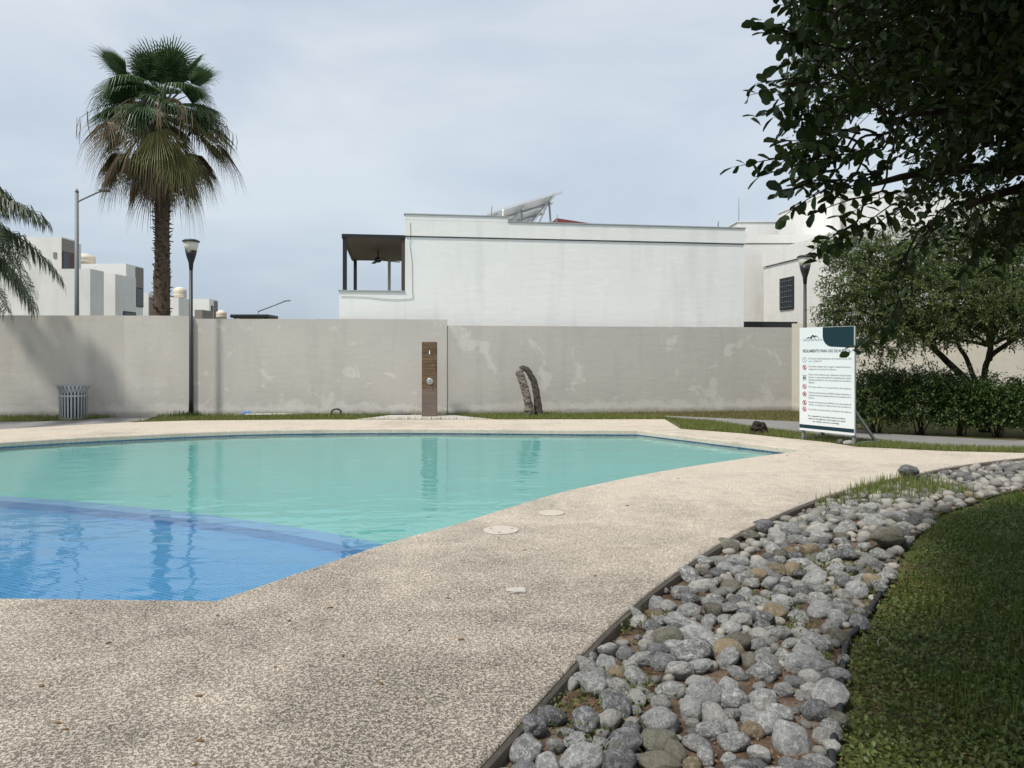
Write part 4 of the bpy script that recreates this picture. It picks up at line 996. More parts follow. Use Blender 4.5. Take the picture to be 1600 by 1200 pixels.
def sample_poly(poly, N):
    P = np.array([p[:2] for p in poly]); lo = P.min(0); hi = P.max(0); out = []
    while sum(len(a) for a in out) < N:
        q = rng.uniform(lo, hi, (N * 2, 2)); out.append(q[in_poly(q[:, 0], q[:, 1], poly)])
    return np.concatenate(out)[:N]
# strips of turf beyond the pool
far_l = [(-22, 17.9), (-13, 18.6), (-10.7, 18.8), (-10.3, 19.3), (-10.2, 19.95), (-22, 19.55)]
far_m = [(-9.1, 18.2), (-7.7, 18.58), (-5, 18.85), (3.7, 18.95), (4.3, 18.9), (3.8, 19.6), (1, 20.9), (-1.9, 20.5), (-8.3, 20.1), (-9.2, 19.9), (-8.6, 18.75)]
far_m2 = [(3.8, 20.2), (6.9, 18.6), (8.0, 20.5), (8.0, 22.0), (1.5, 21.0)]
near_s = [(3.70, 16.5), (4.66, 15.56), (5.77, 13.96), (5.98, 13.31), (7.16, 12.74), (8.25, 12.52), (9.2, 12.85), (9.0, 13.2), (8.4, 13.1), (7.35, 13.45), (6.4, 14.5), (5.47, 16.3), (4.75, 18.3), (4.0, 18.9)]
slabp = [(-3.9, 18.95), (-0.4, 18.95), (-0.9, 19.5), (-1.6, 20.3), (-3.2, 20.3), (-3.5, 19.6)]
fm = sample_poly(far_m, 20000); fm = fm[~in_poly(fm[:, 0], fm[:, 1], slabp)]
blades('grass', sample_poly(far_l, 9000), -0.03, 0.05, 0.115, MAT['grass'], 'strip of short grass around the slatted bin', 'grass', 0.14)
blades('grass', fm, -0.03, 0.05, 0.115, MAT['grass'], 'strip of short grass at the foot of the grey wall', 'grass', 0.14)
blades('grass', sample_poly(far_m2, 7000), -0.03, 0.04, 0.09, leaf_mat('grass_dry', (0.10, 0.09, 0.03), (0.22, 0.19, 0.08), 0.7, 0.2), 'dry grass between the path and the far end of the wall', 'grass', 0.14)
blades('grass', sample_poly(near_s, 22000), -0.03, 0.045, 0.11, MAT['grass'], 'strip of green grass along the deck under the sign', 'grass', 0.13)
# the shaded lawn, low ground cover
lawn = [tuple(p) for p in bed_right[:-1]] + [(3.5, 1.6), (10, 3.0), (16, 8), (16, 12)]
lawn_vis = [(11.6, 11.7), (8.6, 10.5), (6.4, 9.45), (5.86, 9.1), (4.55, 8.0), (3.47, 6.6), (2.76, 5.5), (2.19, 4.7), (1.96, 4.38), (1.58, 3.58), (1.30, 2.98), (1.05, 2.3), (2.6, 2.3), (4.6, 5.0), (7.6, 9.0), (12.5, 11.0)]
LP = sample_poly(lawn_vis, 52000)
keep = np.array([mnoise.noise(Vector((x * 1.3, y * 1.3, 0.3))) for x, y in LP]) > -0.6
LP = LP[keep] + rng.normal(0, 0.05, (int(keep.sum()), 2))
N = len(LP)
# rounded leaflets, three to a stem
TV = [(0, 0, 0), (0.28, 0.45, 0.05), (0.22, 0.85, 0.0), (0, 1.0, -0.05), (-0.22, 0.85, 0.0), (-0.28, 0.45, 0.05)]; TF = [(0, 1, 2, 3), (0, 3, 4, 5)]
rep_ = np.repeat(LP, 2, axis=0) + rng.normal(0, 0.012, (2 * N, 2)); M2 = len(rep_)
az = rng.uniform(0, 2 * PI, M2); el = rng.uniform(-0.1, 1.1, M2)
d = np.stack([np.cos(az) * np.cos(el), np.sin(az) * np.cos(el), np.sin(el)], 1); up = np.tile([0, 0, 1.0], (M2, 1)) + rng.normal(0, 0.45, (M2, 3))
hz = -0.10 + np.abs(rng.normal(0, 0.022, M2)) + np.array([0.02 * mnoise.noise(Vector((x * 4, y * 4, 2))) for x, y in rep_])
V, F = scatter(TV, TF, basis(d, up, rng.uniform(0.012, 0.034, M2)), np.stack([rep_[:, 0], rep_[:, 1], hz], 1))
tag(link('lawn', np_mesh('lawn', V, F, MAT['lawn'])), 'shaded green ground cover lawn beside the stones', 'lawn', None, 'stuff')
LB = sample_poly(lawn_vis, 30000); kb = np.array([mnoise.noise(Vector((x * 0.9, y * 0.9, 5.3))) for x, y in LB]) > 0.0
blades('grass', LB[kb] + rng.normal(0, 0.06, (int(kb.sum()), 2)), -0.10, 0.05, 0.13, MAT['lawn'], 'longer grass blades growing through the lawn', 'grass', 0.06, 1.1, 0.35)
# upright grass tufts at the bend of the bed
tp = [g(px, py, -0.1) for px, py in ((1268, 790), (1300, 775), (1330, 765), (1360, 757), (1385, 756), (1410, 768), (1440, 770), (1470, 772), (1350, 775), (1390, 778))]
TX_ = np.concatenate([rng.normal([p.x, p.y], [0.24, 0.22], (260, 2)) for p in tp])
tin = in_poly(TX_[:, 0], TX_[:, 1], bedpoly); TX_ = TX_[tin]
blades('grass', TX_, SOIL, 0.06, 0.21, MAT['tuft'], 'bright upright grass tufts among the stones at the bend', 'grass', 0.075, 0.4, 0.1)
# weeds and litter between stones
wz = [g(px, py, -0.1) for px, py in ((960, 985), (1030, 900), (1010, 985), (930, 1095), (1240, 990), (1210, 950), (1265, 905), (1340, 905), (1290, 1040), (985, 1085), (1230, 820), (1180, 815), (1330, 870), (1400, 850), (1450, 800), (1300, 935), (1360, 930), (930, 1175), (870, 1130), (1290, 890), (1370, 800))]
WX = np.concatenate([rng.normal([p.x, p.y], [0.10, 0.12], (170, 2)) for p in wz]); WX = WX[in_poly(WX[:, 0], WX[:, 1], bedpoly)]
az = rng.uniform(0, 2 * PI, len(WX)); el = rng.uniform(0.0, 1.2, len(WX)); d = np.stack([np.cos(az) * np.cos(el), np.sin(az) * np.cos(el), np.sin(el)], 1)
V, F = scatter(TV, TF, basis(d, np.tile([0, 0, 1.0], (len(WX), 1)) + rng.normal(0, 0.4, (len(WX), 3)), rng.uniform(0.012, 0.03, len(WX))), np.stack([WX[:, 0], WX[:, 1], SOIL + np.abs(rng.normal(0.01, 0.025, len(WX)))], 1))
tag(link('weeds', np_mesh('weeds', V, F, MAT['lawn'])), 'low green weeds growing between the river stones', 'weeds', None, 'stuff')
QX = sample_poly(bedpoly, 26000); QX = QX[(QX[:, 1] > 2.2)]
az = rng.uniform(0, 2 * PI, len(QX)); d = np.stack([np.cos(az), np.sin(az), rng.normal(0, 0.25, len(QX))], 1)
V, F = scatter([(0, 0, 0), (0.16, 0.5, 0.06), (0, 1, 0), (-0.16, 0.5, 0.06)], [(0, 1, 2, 3)], basis(d, np.tile([0, 0, 1.0], (len(QX), 1)) + rng.normal(0, 0.3, (len(QX), 3)), rng.uniform(0.010, 0.034, len(QX))), np.stack([QX[:, 0], QX[:, 1], SOIL + rng.uniform(0.002, 0.014, len(QX))], 1))
tag(link('leaf_litter', np_mesh('leaf_litter', V, F, MAT['litter'])), 'brown dry leaf litter between the river stones', 'leaf litter', None, 'stuff')

# ------------------------------------------------------------------ fan palm
def fan_leaf(hub, az, el, petiole, rad, droop, nseg=34, spread=R(205), splitf=0.44, roll=0.0):
    """petiole tube + pleated fan whose tips hang"""
    d = Vector((math.cos(az) * math.cos(el), math.sin(az) * math.cos(el), math.sin(el)))
    side = Vector((-math.sin(az), math.cos(az), 0)); upv = side.cross(d) * -1
    if upv.z < 0 and el > -1.2: upv = -upv
    side = (side * math.cos(roll) + upv * math.sin(roll)).normalized(); upv = d.cross(side) * -1
    sag = petiole * 0.22
    P = [hub + d * (petiole * t) + Vector((0, 0, -sag * t * t)) for t in np.linspace(0, 1, 5)]
    base = P[-1]; d2 = (P[-1] - P[-2]).normalized()
    V = []; F = []
    def pt(a, r, lift):
        p = base + (d2 * math.cos(a) + side * math.sin(a)) * r + upv * lift
        p.z -= droop * (r / rad) ** 2.2 * rad * (1.0 if r > 0.5 * rad else 0.8); return p
    for i in range(nseg):
        a0 = -spread / 2 + spread * i / nseg; a1 = a0 + spread / nseg; am = (a0 + a1) / 2
        rt = rad * random.uniform(0.86, 1.05) * (0.72 + 0.28 * math.cos(am * 0.75)); split = splitf * rad
        hang = random.uniform(0.0, 0.10) * rad
        o = len(V)
        tip2 = pt(am, rt, 0.0); tip2.z -= hang * (1 + droop * 3)
        mid = 0.80 * rt
        V += [base, pt(a0, split, -0.012), pt(am, split * 1.02, 0.028), pt(a1, split, -0.012), pt(am - 0.011, mid, 0), pt(am + 0.011, mid, 0), tip2]
        F += [(o, o + 1, o + 2), (o, o + 2, o + 3), (o + 1, o + 4, o + 2), (o + 2, o + 5, o + 3), (o + 2, o + 4, o + 5), (o + 4, o + 6, o + 5)]
    return P, V, F
fp_loc = Vector(((252 - 800) * 25 / FPX, 25.0, 0))
fp = thing('fan_palm', 'tall fan palm with a shaggy brown skirt beyond the wall', 'palm tree', fp_loc)
topz = 9.45
tp_ = [(0, 0, -0.2), (0.0, 0, 2.0), (0.03, 0, 4.5), (0.03, 0, 7.0), (0, 0, topz)]
tube('trunk', catmull(tp_, 6), [0.26] * 12 + [0.22] * 6 + [0.2] * 7, MAT['bark_palm'], fp, 16, True, 0.05)
# old leaf bases on the trunk
G_ = Geo()
for k in range(300):
    z = 1.8 + k * (6.0 / 300); a = k * 2.399 + random.uniform(-0.2, 0.2); r0 = 0.21
    o_ = Vector((math.cos(a), math.sin(a), 0)); L_ = random.uniform(0.04, 0.17); b = Vector((0.02, 0, z)) + o_ * r0
    sd_ = Vector((-math.sin(a), math.cos(a), 0)) * random.uniform(0.05, 0.085)
    tipd = (o_ * random.uniform(0.4, 0.9) + Vector((0, 0, random.uniform(-0.1, 1.1))) + sd_ * random.uniform(-6, 6)).normalized()
    t1 = b + tipd * L_
    G_.add(([b - sd_, b + sd_, b + Vector((0, 0, 0.045)), t1 - sd_ * 0.45, t1 + sd_ * 0.45, t1 + Vector((0, 0, 0.02))], [(0, 1, 4, 3), (1, 2, 5, 4), (2, 0, 3, 5), (3, 4, 5)]))
o = link('leaf_bases', G_.mesh('leaf_bases', MAT['bark_palm'], False), fp); o['kind'] = 'stuff'
hub0 = Vector((0, 0, topz))
rr_ = random.Random(3); random.seed(21)
def add_leaf(az, el, pet, rad, droop, m, name='frond', z=0.0, roll=0.0, ns=34):
    P, V, F = fan_leaf(hub0 + Vector((0, 0, z)), az, el, pet, rad, droop, ns, R(rr_.uniform(150, 205)), 0.42 if m is MAT['palm_green'] else 0.27, roll)
    G2 = Geo(); G2.add((V, F)); G2.add(tube_geo(P, [0.03, 0.026, 0.022, 0.018, 0.012], 5, False))
    link(name, G2.mesh(name, m, False), fp)
for k in range(17):      # erect crown
    add_leaf(k * 2.399, R(rr_.uniform(42, 88)), rr_.uniform(1.2, 1.95), rr_.uniform(1.15, 1.45), rr_.uniform(0.04, 0.2), MAT['palm_green'], roll=rr_.uniform(-0.5, 0.5))
for k in range(20):      # spreading
    add_leaf(k * 2.399 + 1.1, R(rr_.uniform(0, 45)), rr_.uniform(1.0, 1.6), rr_.uniform(1.05, 1.3), rr_.uniform(0.25, 0.8), MAT['palm_green'], roll=rr_.uniform(-0.6, 0.6))
for k in range(12):      # filling the heart of the crown
    add_leaf(k * 2.399 + 1.7, R(rr_.uniform(22, 62)), rr_.uniform(0.7, 1.2), rr_.uniform(1.0, 1.3), rr_.uniform(0.1, 0.5), MAT['palm_green'], roll=rr_.uniform(-0.7, 0.7))
for k in range(24):      # ageing, olive, hanging
    add_leaf(k * 2.399 + 0.5, R(rr_.uniform(-45, 10)), rr_.uniform(1.0, 1.85), rr_.uniform(0.95, 1.25), rr_.uniform(0.5, 1.15), MAT['palm_olive'] if k % 4 else MAT['palm_dead'], z=-0.15, roll=rr_.uniform(-0.6, 0.6))
for k in range(20):      # dead, straw brown
    add_leaf(k * 2.399 + 2.0, R(rr_.uniform(-66, -18)), rr_.uniform(0.9, 1.8), rr_.uniform(0.75, 1.1), rr_.uniform(0.6, 1.3), MAT['palm_dead'], 'dead_frond', z=-0.3, roll=rr_.uniform(-0.8, 0.8))
for k in range(16):      # skirt pressed to the trunk
    add_leaf(k * 2.399 + 0.7, R(rr_.uniform(-86, -62)), rr_.uniform(0.9, 1.75), rr_.uniform(0.85, 1.15), 0.5, MAT['palm_dead'], 'dead_frond', z=-0.3, roll=rr_.uniform(-0.8, 0.8))
# spent flower stalks hanging in strings
for k in range(12):
    a = k * 2.399 + 0.3; o_ = Vector((math.cos(a), math.sin(a), 0)); L_ = rr_.uniform(1.8, 2.4)
    pts = [hub0 + o_ * (L_ * t) + Vector((0, 0, 0.9 * t * L_ * 0.55 - 0.95 * t * t * L_ * 0.75)) for t in np.linspace(0, 1, 9)]
    G2 = Geo(); G2.add(tube_geo(pts, list(np.linspace(0.02, 0.008, 9)), 4, False))
    for j in range(26):
        p = pts[3 + j % 6] + Vector((rr_.uniform(-.12, .12), rr_.uniform(-.12, .12), 0)); q = p + Vector((rr_.uniform(-.1, .1), rr_.uniform(-.1, .1), -rr_.uniform(0.3, 0.95)))
        G2.add(tube_geo([p, (p + q) / 2 + Vector((rr_.uniform(-.04, .04), 0, 0)), q], [0.006, 0.012, 0.006], 3, False))
    link('flower_stalk', G2.mesh('flower_stalk', MAT['palm_dead'], False), fp)

# ------------------------------------------------------------------ feather palm at the left edge
qp = thing('feather_palm', 'feathery palm with drooping fronds leaning in front of the wall', 'palm tree', (-12.9, 17.6, 0)); qp.scale = (0.95, 0.95, 0.95)
tube('trunk', catmull([(0, 0, -0.1), (0.02, 0, 1.5), (0.0, 0, 3.4), (0, 0, 4.8)], 5), [0.17] * 8 + [0.14] * 8, MAT['bark_palm'], qp, 14, True, 0.04)
def feather(az, el, L_, sag, m, lh=0.62, twist=0.0, z0=4.75):
    d = Vector((math.cos(az) * math.cos(el), math.sin(az) * math.cos(el), math.sin(el))); h = Vector((math.cos(az), math.sin(az), 0))
    P = [Vector((0, 0, z0)) + d * (L_ * t) + Vector((0, 0, -sag * L_ * t ** 2.2)) for t in np.linspace(0, 1, 14)]
    G2 = Geo(); G2.add(tube_geo(P, list(np.linspace(0.028, 0.006, 14)), 5, False))
    side = Vector((-math.sin(az), math.cos(az), 0))
    for j in range(100):
        t = 0.16 + 0.84 * j / 99; x = t * 13; i = min(int(x), 12); p = P[i].lerp(P[i + 1], x - i); tg_ = (P[i + 1] - P[i]).normalized()
        for s_ in (-1, 1):
            ll = lh * (0.55 + 0.6 * math.sin(PI * min(1, t * 0.95))) * random.uniform(0.8, 1.15)
            dr = (side * s_ * random.uniform(0.5, 0.95) + tg_ * random.uniform(0.35, 0.8) + Vector((0, 0, random.uniform(-0.35, 0.3)))).normalized()
            a = p; b = p + dr * ll * 0.45; c = b + (dr * 0.45 + Vector((0, 0, -0.85))).normalized() * ll * 0.35; e = c + (dr * 0.15 + Vector((0, 0, -1))).normalized() * ll * 0.35
            w = tg_ * 0.013
            G2.add(([a - w * 0.6, a + w * 0.6, b + w, b - w, c + w * 0.8, c - w * 0.8, e], [(0, 1, 2, 3), (3, 2, 4, 5), (5, 4, 6)]))
    link('frond', G2.mesh('frond', m, False), qp)
random.seed(8)
struct(bm_obj('planting_pit', fill_poly([(-12.9 + 0.55 * math.cos(a_), 17.6 + 0.5 * math.sin(a_)) for a_ in np.linspace(0, 2 * PI, 20, endpoint=False)], [], -0.006), MAT['soil']))
for (az, el, L_, sag) in ((4, 42, 3.0, 0.62), (-28, 34, 2.6, 0.75), (24, 20, 2.5, 0.80), (-8, 8, 2.2, 0.85), (12, -12, 1.9, 0.75), (-32, -20, 1.8, 0.7), (45, -18, 1.9, 0.7), (-60, 10, 2.2, 0.8), (80, 30, 2.6, 0.7), (120, 40, 2.6, 0.6), (165, 30, 2.6, 0.7), (205, 40, 2.7, 0.6), (240, 15, 2.4, 0.8), (285, 45, 2.6, 0.6), (150, -10, 2.0, 0.8), (-4, -35, 1.8, 0.55), (310, 65, 2.6, 0.5), (60, 68, 2.6, 0.5), (185, 72, 2.4, 0.5), (2, 60, 2.8, 0.62)):
    feather(R(az), R(el), L_, sag, MAT['feather'])

# ------------------------------------------------------------------ trees
def leaf_tpl(kind):
    if kind == 'round':   # obovate leaf folded along its midrib
        V = [(0, 0, 0), (0, 0.5, -0.03), (0, 1.0, -0.12), (0.20, 0.25, 0.03), (0.29, 0.62, 0.05), (0.16, 0.92, -0.02), (-0.20, 0.25, 0.03), (-0.29, 0.62, 0.05), (-0.16, 0.92, -0.02)]
        F = [(0, 3, 4, 1), (1, 4, 5, 2), (0, 1, 7, 6), (1, 2, 8, 7)]; return V, F
    V = [(0, 0, 0), (0.2, 0.45, 0.05), (0, 1, -0.06), (-0.2, 0.45, 0.05)]; return V, [(0, 1, 2, 3)]
def twig_leaves(starts, dirs, L_, n, size, kind, droop=0.25, spread=1.0):
    """alternate leaves along many straight-ish twigs; returns leaf V,F and twig V,F"""
    N = len(starts); t = (np.arange(n) + 0.6) / n
    d = dirs / np.linalg.norm(dirs, axis=1, keepdims=True)
    P = starts[:, None, :] + d[:, None, :] * (L_[:, None] * t[None, :])[..., None]
    P[..., 2] -= droop * (L_[:, None] * t[None, :] ** 2)
    ref = rng.normal(0, 1, (N, 3)); sx = np.cross(d, ref); sx /= np.linalg.norm(sx, axis=1, keepdims=True) + 1e-9
    sgn = np.where(np.arange(n) % 2 == 0, 1.0, -1.0)
    ld = d[:, None, :] * 0.55 + sx[:, None, :] * (sgn[None, :, None] * spread) + rng.normal(0, 0.35, (N, n, 3)); ld[..., 2] -= 0.15
    up = np.zeros((N, n, 3)); up[..., 2] = 1; up += rng.normal(0, 0.55, (N, n, 3))
    s = rng.uniform(size[0], size[1], N * n)
    TV, TF = leaf_tpl(kind)
    V, F = scatter(TV, TF, basis(ld.reshape(-1, 3), up.reshape(-1, 3), s), P.reshape(-1, 3))
    # twigs as thin three-sided strips
    q0 = starts; q1 = P[:, n // 2]; q2 = P[:, -1]; w = 0.0035 * (size[1] / 0.07)
    ux = np.cross(d, [0, 0, 1.0]); ux /= np.linalg.norm(ux, axis=1, keepdims=True) + 1e-9; uz = np.cross(ux, d)
    ring_ = lambda q, r: np.stack([q + ux * r, q - ux * r * 0.5 + uz * r * 0.87, q - ux * r * 0.5 - uz * r * 0.87], 1)
    TVv = np.concatenate([ring_(q0, w), ring_(q1, w * 0.7), ring_(q2, w * 0.3)], 1).reshape(-1, 3)
    tf = np.array([(a + k, a + (k + 1) % 3, a + 3 + (k + 1) % 3, a + 3 + k) for a in (0, 3) for k in range(3)])
    TFf = (tf[None] + (np.arange(N) * 9)[:, None, None]).reshape(-1, 4)
    return (V, F), (TVv, TFf)
def grow(root_pt, targets, G_, r0, r1, sag=0.1):
    """limb tubes from a point to each target, with a kink"""
    for tq in targets:
        a = Vector(root_pt); b = Vector(tq); m1 = a.lerp(b, 0.4) + Vector((random.uniform(-.15, .15), random.uniform(-.15, .15), (b - a).length * sag)); m2 = a.lerp(b, 0.75) + Vector((random.uniform(-.12, .12), random.uniform(-.12, .12), (b - a).length * sag * 0.8))
        P = catmull([a, m1, m2, b], 4); G_.add(tube_geo(P, list(np.linspace(r0, r1, len(P))), 7))

# --- big shade tree whose crown hangs in from the right
ST = Vector((4.9, 4.3, 0))
stt = thing('shade_tree', 'large dark-leaved tree overhanging the lawn and the stones', 'tree', (0, 0, 0))
random.seed(4)
tube('trunk', catmull([(ST.x, ST.y, -0.15), (ST.x - 0.05, ST.y, 0.8), (ST.x - 0.1, ST.y + 0.1, 1.7), (ST.x - 0.1, ST.y + 0.1, 2.3)], 4), list(np.linspace(0.21, 0.15, 13)), MAT['bark'], stt, 14, True, 0.06)
crown_c = np.array([4.6, 4.15, 3.85]); crown_r = np.array([3.4, 2.75, 1.95])
# outline that the hanging crown shows against the sky, from where the photographer stood
sil = [(1228, -5000), (1228, 0), (1214, 60), (1212, 150), (1238, 225), (1228, 262), (1290, 278), (1335, 286), (1378, 296), (1396, 340), (1404, 385), (1425, 412), (1470, 420), (1520, 410), (1600, 395), (9000, 385), (9000, -5000)]
limbs = []
Gl = Geo()
crotch = Vector((ST.x - 0.1, ST.y + 0.1, 2.2))
for k in range(15):
    a = k * 2.399; e = random.uniform(0.05, 0.9)
    tq = crown_c + crown_r * np.array([math.cos(a) * math.cos(e) * 0.72, math.sin(a) * math.cos(e) * 0.72, math.sin(e) * 0.8 - 0.15]); limbs.append(Vector(tq))
for tq in ((1.9, 3.7, 2.75), (1.75, 4.4, 3.35), (1.9, 3.4, 3.4), (2.1, 4.6, 2.6), (2.3, 3.9, 2.35)): limbs.append(Vector(tq))
grow(crotch, limbs + [Vector((1.2, 1.6, 4.8)), Vector((2.6, 1.3, 4.9)), Vector((0.3, 2.3, 4.7))], Gl, 0.07, 0.012, 0.10)
link('limbs', Gl.mesh('limbs', MAT['bark']), stt)
# twig starting points: through the ellipsoid, denser outward
N = 27000
u = rng.normal(0, 1, (N, 3)); u /= np.linalg.norm(u, axis=1, keepdims=True); rr = rng.uniform(0.05, 1.0, N) ** 0.5
S = crown_c + u * crown_r * rr[:, None]
D_ = u * crown_r + rng.normal(0, 0.9, (N, 3)); D_[:, 2] -= 0.5
Ls = rng.uniform(0.25, 0.5, N)
def sil_ok(P, poly):
    y = np.maximum(P[:, 1], 0.3); px = 800 + P[:, 0] * FPX / y; py = HOR - (P[:, 2] - CAM_H) * FPX / y
    off = (P[:, 1] < 1.0)
    return in_poly(px, py, poly) | off
En = S + D_ / np.linalg.norm(D_, axis=1, keepdims=True) * Ls[:, None]; En[:, 2] -= 0.25 * Ls
ok = sil_ok(S, sil) & sil_ok(En, sil) & (S[:, 1] > 1.6) & (S[:, 2] > 1.75)
# airy windows in the crown's thin left flank
for (hx_, hy_, hr_) in ((1340, 205, 30), (1362, 255, 26), (1398, 280, 28), (1530, 250, 22), (1330, 245, 18), (1460, 330, 20), (1545, 320, 24), (1300, 120, 14), (1425, 225, 14), (1500, 300, 16), (1585, 300, 18)):
    for Q in (S, (S + En) / 2, En):
        y = np.maximum(Q[:, 1], 0.3); px = 800 + Q[:, 0] * FPX / y; py = HOR - (Q[:, 2] - CAM_H) * FPX / y
        ok &= (px - hx_) ** 2 + (py - hy_) ** 2 > hr_ ** 2
S, D_, Ls = S[ok], D_[ok], Ls[ok]
# the bough that reaches over the place where the photographer stands
nb = 4200; u = rng.normal(0, 1, (nb, 3)); u /= np.linalg.norm(u, axis=1, keepdims=True)
Sb = np.array([1.55, 1.75, 4.75]) + u * np.array([1.9, 1.5, 0.75]) * (rng.uniform(0.05, 1, nb) ** 0.45)[:, None]
S = np.concatenate([S, Sb]); D_ = np.concatenate([D_, u + rng.normal(0, 0.8, (nb, 3)) + np.array([0, 0, -0.2])]); Ls = np.concatenate([Ls, rng.uniform(0.25, 0.45, nb)])
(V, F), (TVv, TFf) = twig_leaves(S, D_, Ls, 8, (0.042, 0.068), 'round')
# hand-placed sprays that reach out of the crown
sp_ = []
def spray(px0, py0, px1, py1, D0, D1, n=3):
    a = at(px0, py0, D0); b = at(px1, py1, D1)
    for k in range(n):
        off = Vector((random.gauss(0, 0.035), random.gauss(0, 0.05), random.gauss(0, 0.035))) if k else Vector((0, 0, 0))
        sp_.append((a + off, (b - a) + off * 1.5))
for args in ((1290, 250, 1175, 268, 3.4, 3.2, 4), (1300, 275, 1205, 298, 3.5, 3.2, 3), (1290, 130, 1208, 150, 3.3, 3.1, 4), (1280, 95, 1212, 95, 3.4, 3.2, 3), (1290, 60, 1218, 45, 3.3, 3.1, 3), (1300, 20, 1228, 5, 3.3, 3.1, 3), (1300, 200, 1225, 190, 3.4, 3.2, 3), (1330, 200, 1232, 235, 3.4, 3.2, 3),
             (1345, 350, 1275, 402, 3.5, 3.3, 2), (1400, 300, 1318, 330, 3.6, 3.4, 3), (1410, 320, 1335, 370, 3.6, 3.4, 2), (1450, 360, 1395, 430, 3.7, 3.5, 2), (1392, 500, 1326, 546, 3.6, 3.45, 1), (1420, 390, 1380, 470, 3.6, 3.5, 2), (1410, 450, 1385, 520, 3.6, 3.5, 1), (1280, 170, 1222, 178, 3.4, 3.2, 2), (1290, 225, 1215, 212, 3.4, 3.2, 2), (1270, 45, 1222, 70, 3.3, 3.2, 2), (1330, 280, 1240, 288, 3.5, 3.3, 2), 
             (1540, 350, 1500, 440, 3.9, 3.8, 3), (1590, 340, 1560, 420, 4.0, 3.9, 3), (1390, 260, 1300, 300, 3.5, 3.3, 3), (1380, 230, 1290, 240, 3.4, 3.2, 3)): spray(*args)
S2 = np.array([a[:] for a, b in sp_]); D2 = np.array([b[:] for a, b in sp_]); L2 = np.linalg.norm(D2, axis=1)
(V2, F2), (T2, TF2) = twig_leaves(S2, D2, L2, 12, (0.048, 0.08), 'round', 0.06, 0.8)
F2 = F2 + len(V)
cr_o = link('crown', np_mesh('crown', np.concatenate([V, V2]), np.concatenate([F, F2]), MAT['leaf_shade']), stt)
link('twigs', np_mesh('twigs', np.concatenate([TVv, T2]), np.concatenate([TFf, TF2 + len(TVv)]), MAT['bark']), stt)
Gb = Geo()
for i in range(0, len(sp_), 3):
    a, b = sp_[i]; src = min(limbs, key=lambda q: (q - a).length + random.uniform(0, 0.25)); src = a + (src - a).normalized() * min((src - a).length, random.uniform(0.2, 0.4)); P = catmull([src, src.lerp(a, 0.5) + Vector((0, 0, 0.06)), a, a + b * 0.5], 4); Gb.add(tube_geo(P, list(np.linspace(0.007, 0.0035, len(P))), 5))
link('branches', Gb.mesh('branches', MAT['bark']), stt)

# --- multi-stemmed small-leaved tree behind the hedge
mt = thing('small_leaved_tree', 'spreading small-leaved tree with several dark stems rising from the hedge', 'tree', (0, 0, 0))
at2 = lambda px, py, D: at(px, py, D + 1.25)
TB = Vector((9.86, 16.15, 0)); Gs = Geo()
def stem(pts, r0, r1):
    P = catmull([Vector(p) for p in pts], 5); Gs.add(tube_geo(P, list(np.linspace(r0, r1, len(P))), 9, True, 0.04)); return P
base_ = (TB.x, TB.y, -0.05)
stem([base_, (9.80, 16.15, 0.55), at2(1515, 600, 14.9), at2(1480, 565, 14.8), at2(1440, 525, 14.7), at2(1400, 480, 14.6)], 0.095, 0.045)
stem([(TB.x + 0.05, TB.y, -0.05), (9.90, 16.15, 0.6), at2(1525, 600, 14.95), at2(1510, 560, 15.0), at2(1495, 530, 15.0), at2(1490, 450, 15.1)], 0.07, 0.03)
stem([(TB.x + 0.12, TB.y, -0.05), (10.0, 16.15, 0.6), at2(1538, 590, 14.9), at2(1545, 560, 14.9), at2(1570, 540, 14.8), at2(1600, 520, 14.7), at2(1650, 480, 14.6)], 0.08, 0.03)
stem([at2(1545, 562, 14.9), at2(1550, 530, 15.1), at2(1560, 480, 15.2)], 0.07, 0.03)
tops = [(1330, 440, 14.4), (1300, 480, 14.5), (1310, 400, 14.8), (1370, 400, 15.2), (1350, 490, 14.0), (1420, 400, 14.5), (1460, 380, 15.5), (1520, 390, 14.2), (1580, 400, 15.0), (1640, 420, 14.5), (1400, 540, 13.9), (1620, 520, 14.0), (1560, 470, 13.8), (1480, 480, 13.7)]
grow(at2(1440, 525, 14.7), [at2(*t_) for t_ in tops[:7]] + [at2(*tops[10])], Gs, 0.04, 0.01, 0.05); grow(at2(1545, 540, 15.0), [at2(*t_) for t_ in tops[7:]], Gs, 0.04, 0.01, 0.05)
link('trunk', Gs.mesh('trunk', MAT['bark']), mt)
cl = [(1325, 440, 14.4, .48), (1305, 485, 14.5, .34), (1340, 490, 14.2, .5), (1330, 395, 14.8, .42), (1370, 410, 15.0, .7), (1380, 470, 14.4, .75), (1345, 525, 14.1, .36), (1390, 535, 13.9, .34), (1420, 400, 14.6, .8), (1440, 470, 14.2, .85), (1430, 515, 13.9, .5), (1480, 400, 15.3, .9), (1500, 470, 14.0, .9), (1470, 510, 14.0, .45), (1540, 400, 14.4, .9), (1560, 470, 13.8, .9), (1600, 420, 15.0, 1.0), (1625, 485, 14.0, .7), (1585, 505, 14.0, .45), (1680, 440, 14.5, 1.1), (1700, 520, 14.2, .9), (1300, 388, 14.9, .2), (1530, 495, 13.8, .4), (1650, 360, 15, .9), (1560, 350, 15, .8)]
SS = []; DD = []
for (px, py, D, r_) in cl:
    c = np.array(at2(px, py, D)[:]); n = int(600 * r_ ** 2) + 50
    u = rng.normal(0, 1, (n, 3)); u /= np.linalg.norm(u, axis=1, keepdims=True); q = c + u * (rng.uniform(0.1, 1, n) ** 0.5)[:, None] * r_ * 1.08 * np.array([1, 1.0, 0.78])
    SS.append(q); DD.append(u + rng.normal(0, 0.7, (n, 3)) + np.array([0, 0, -0.2]))
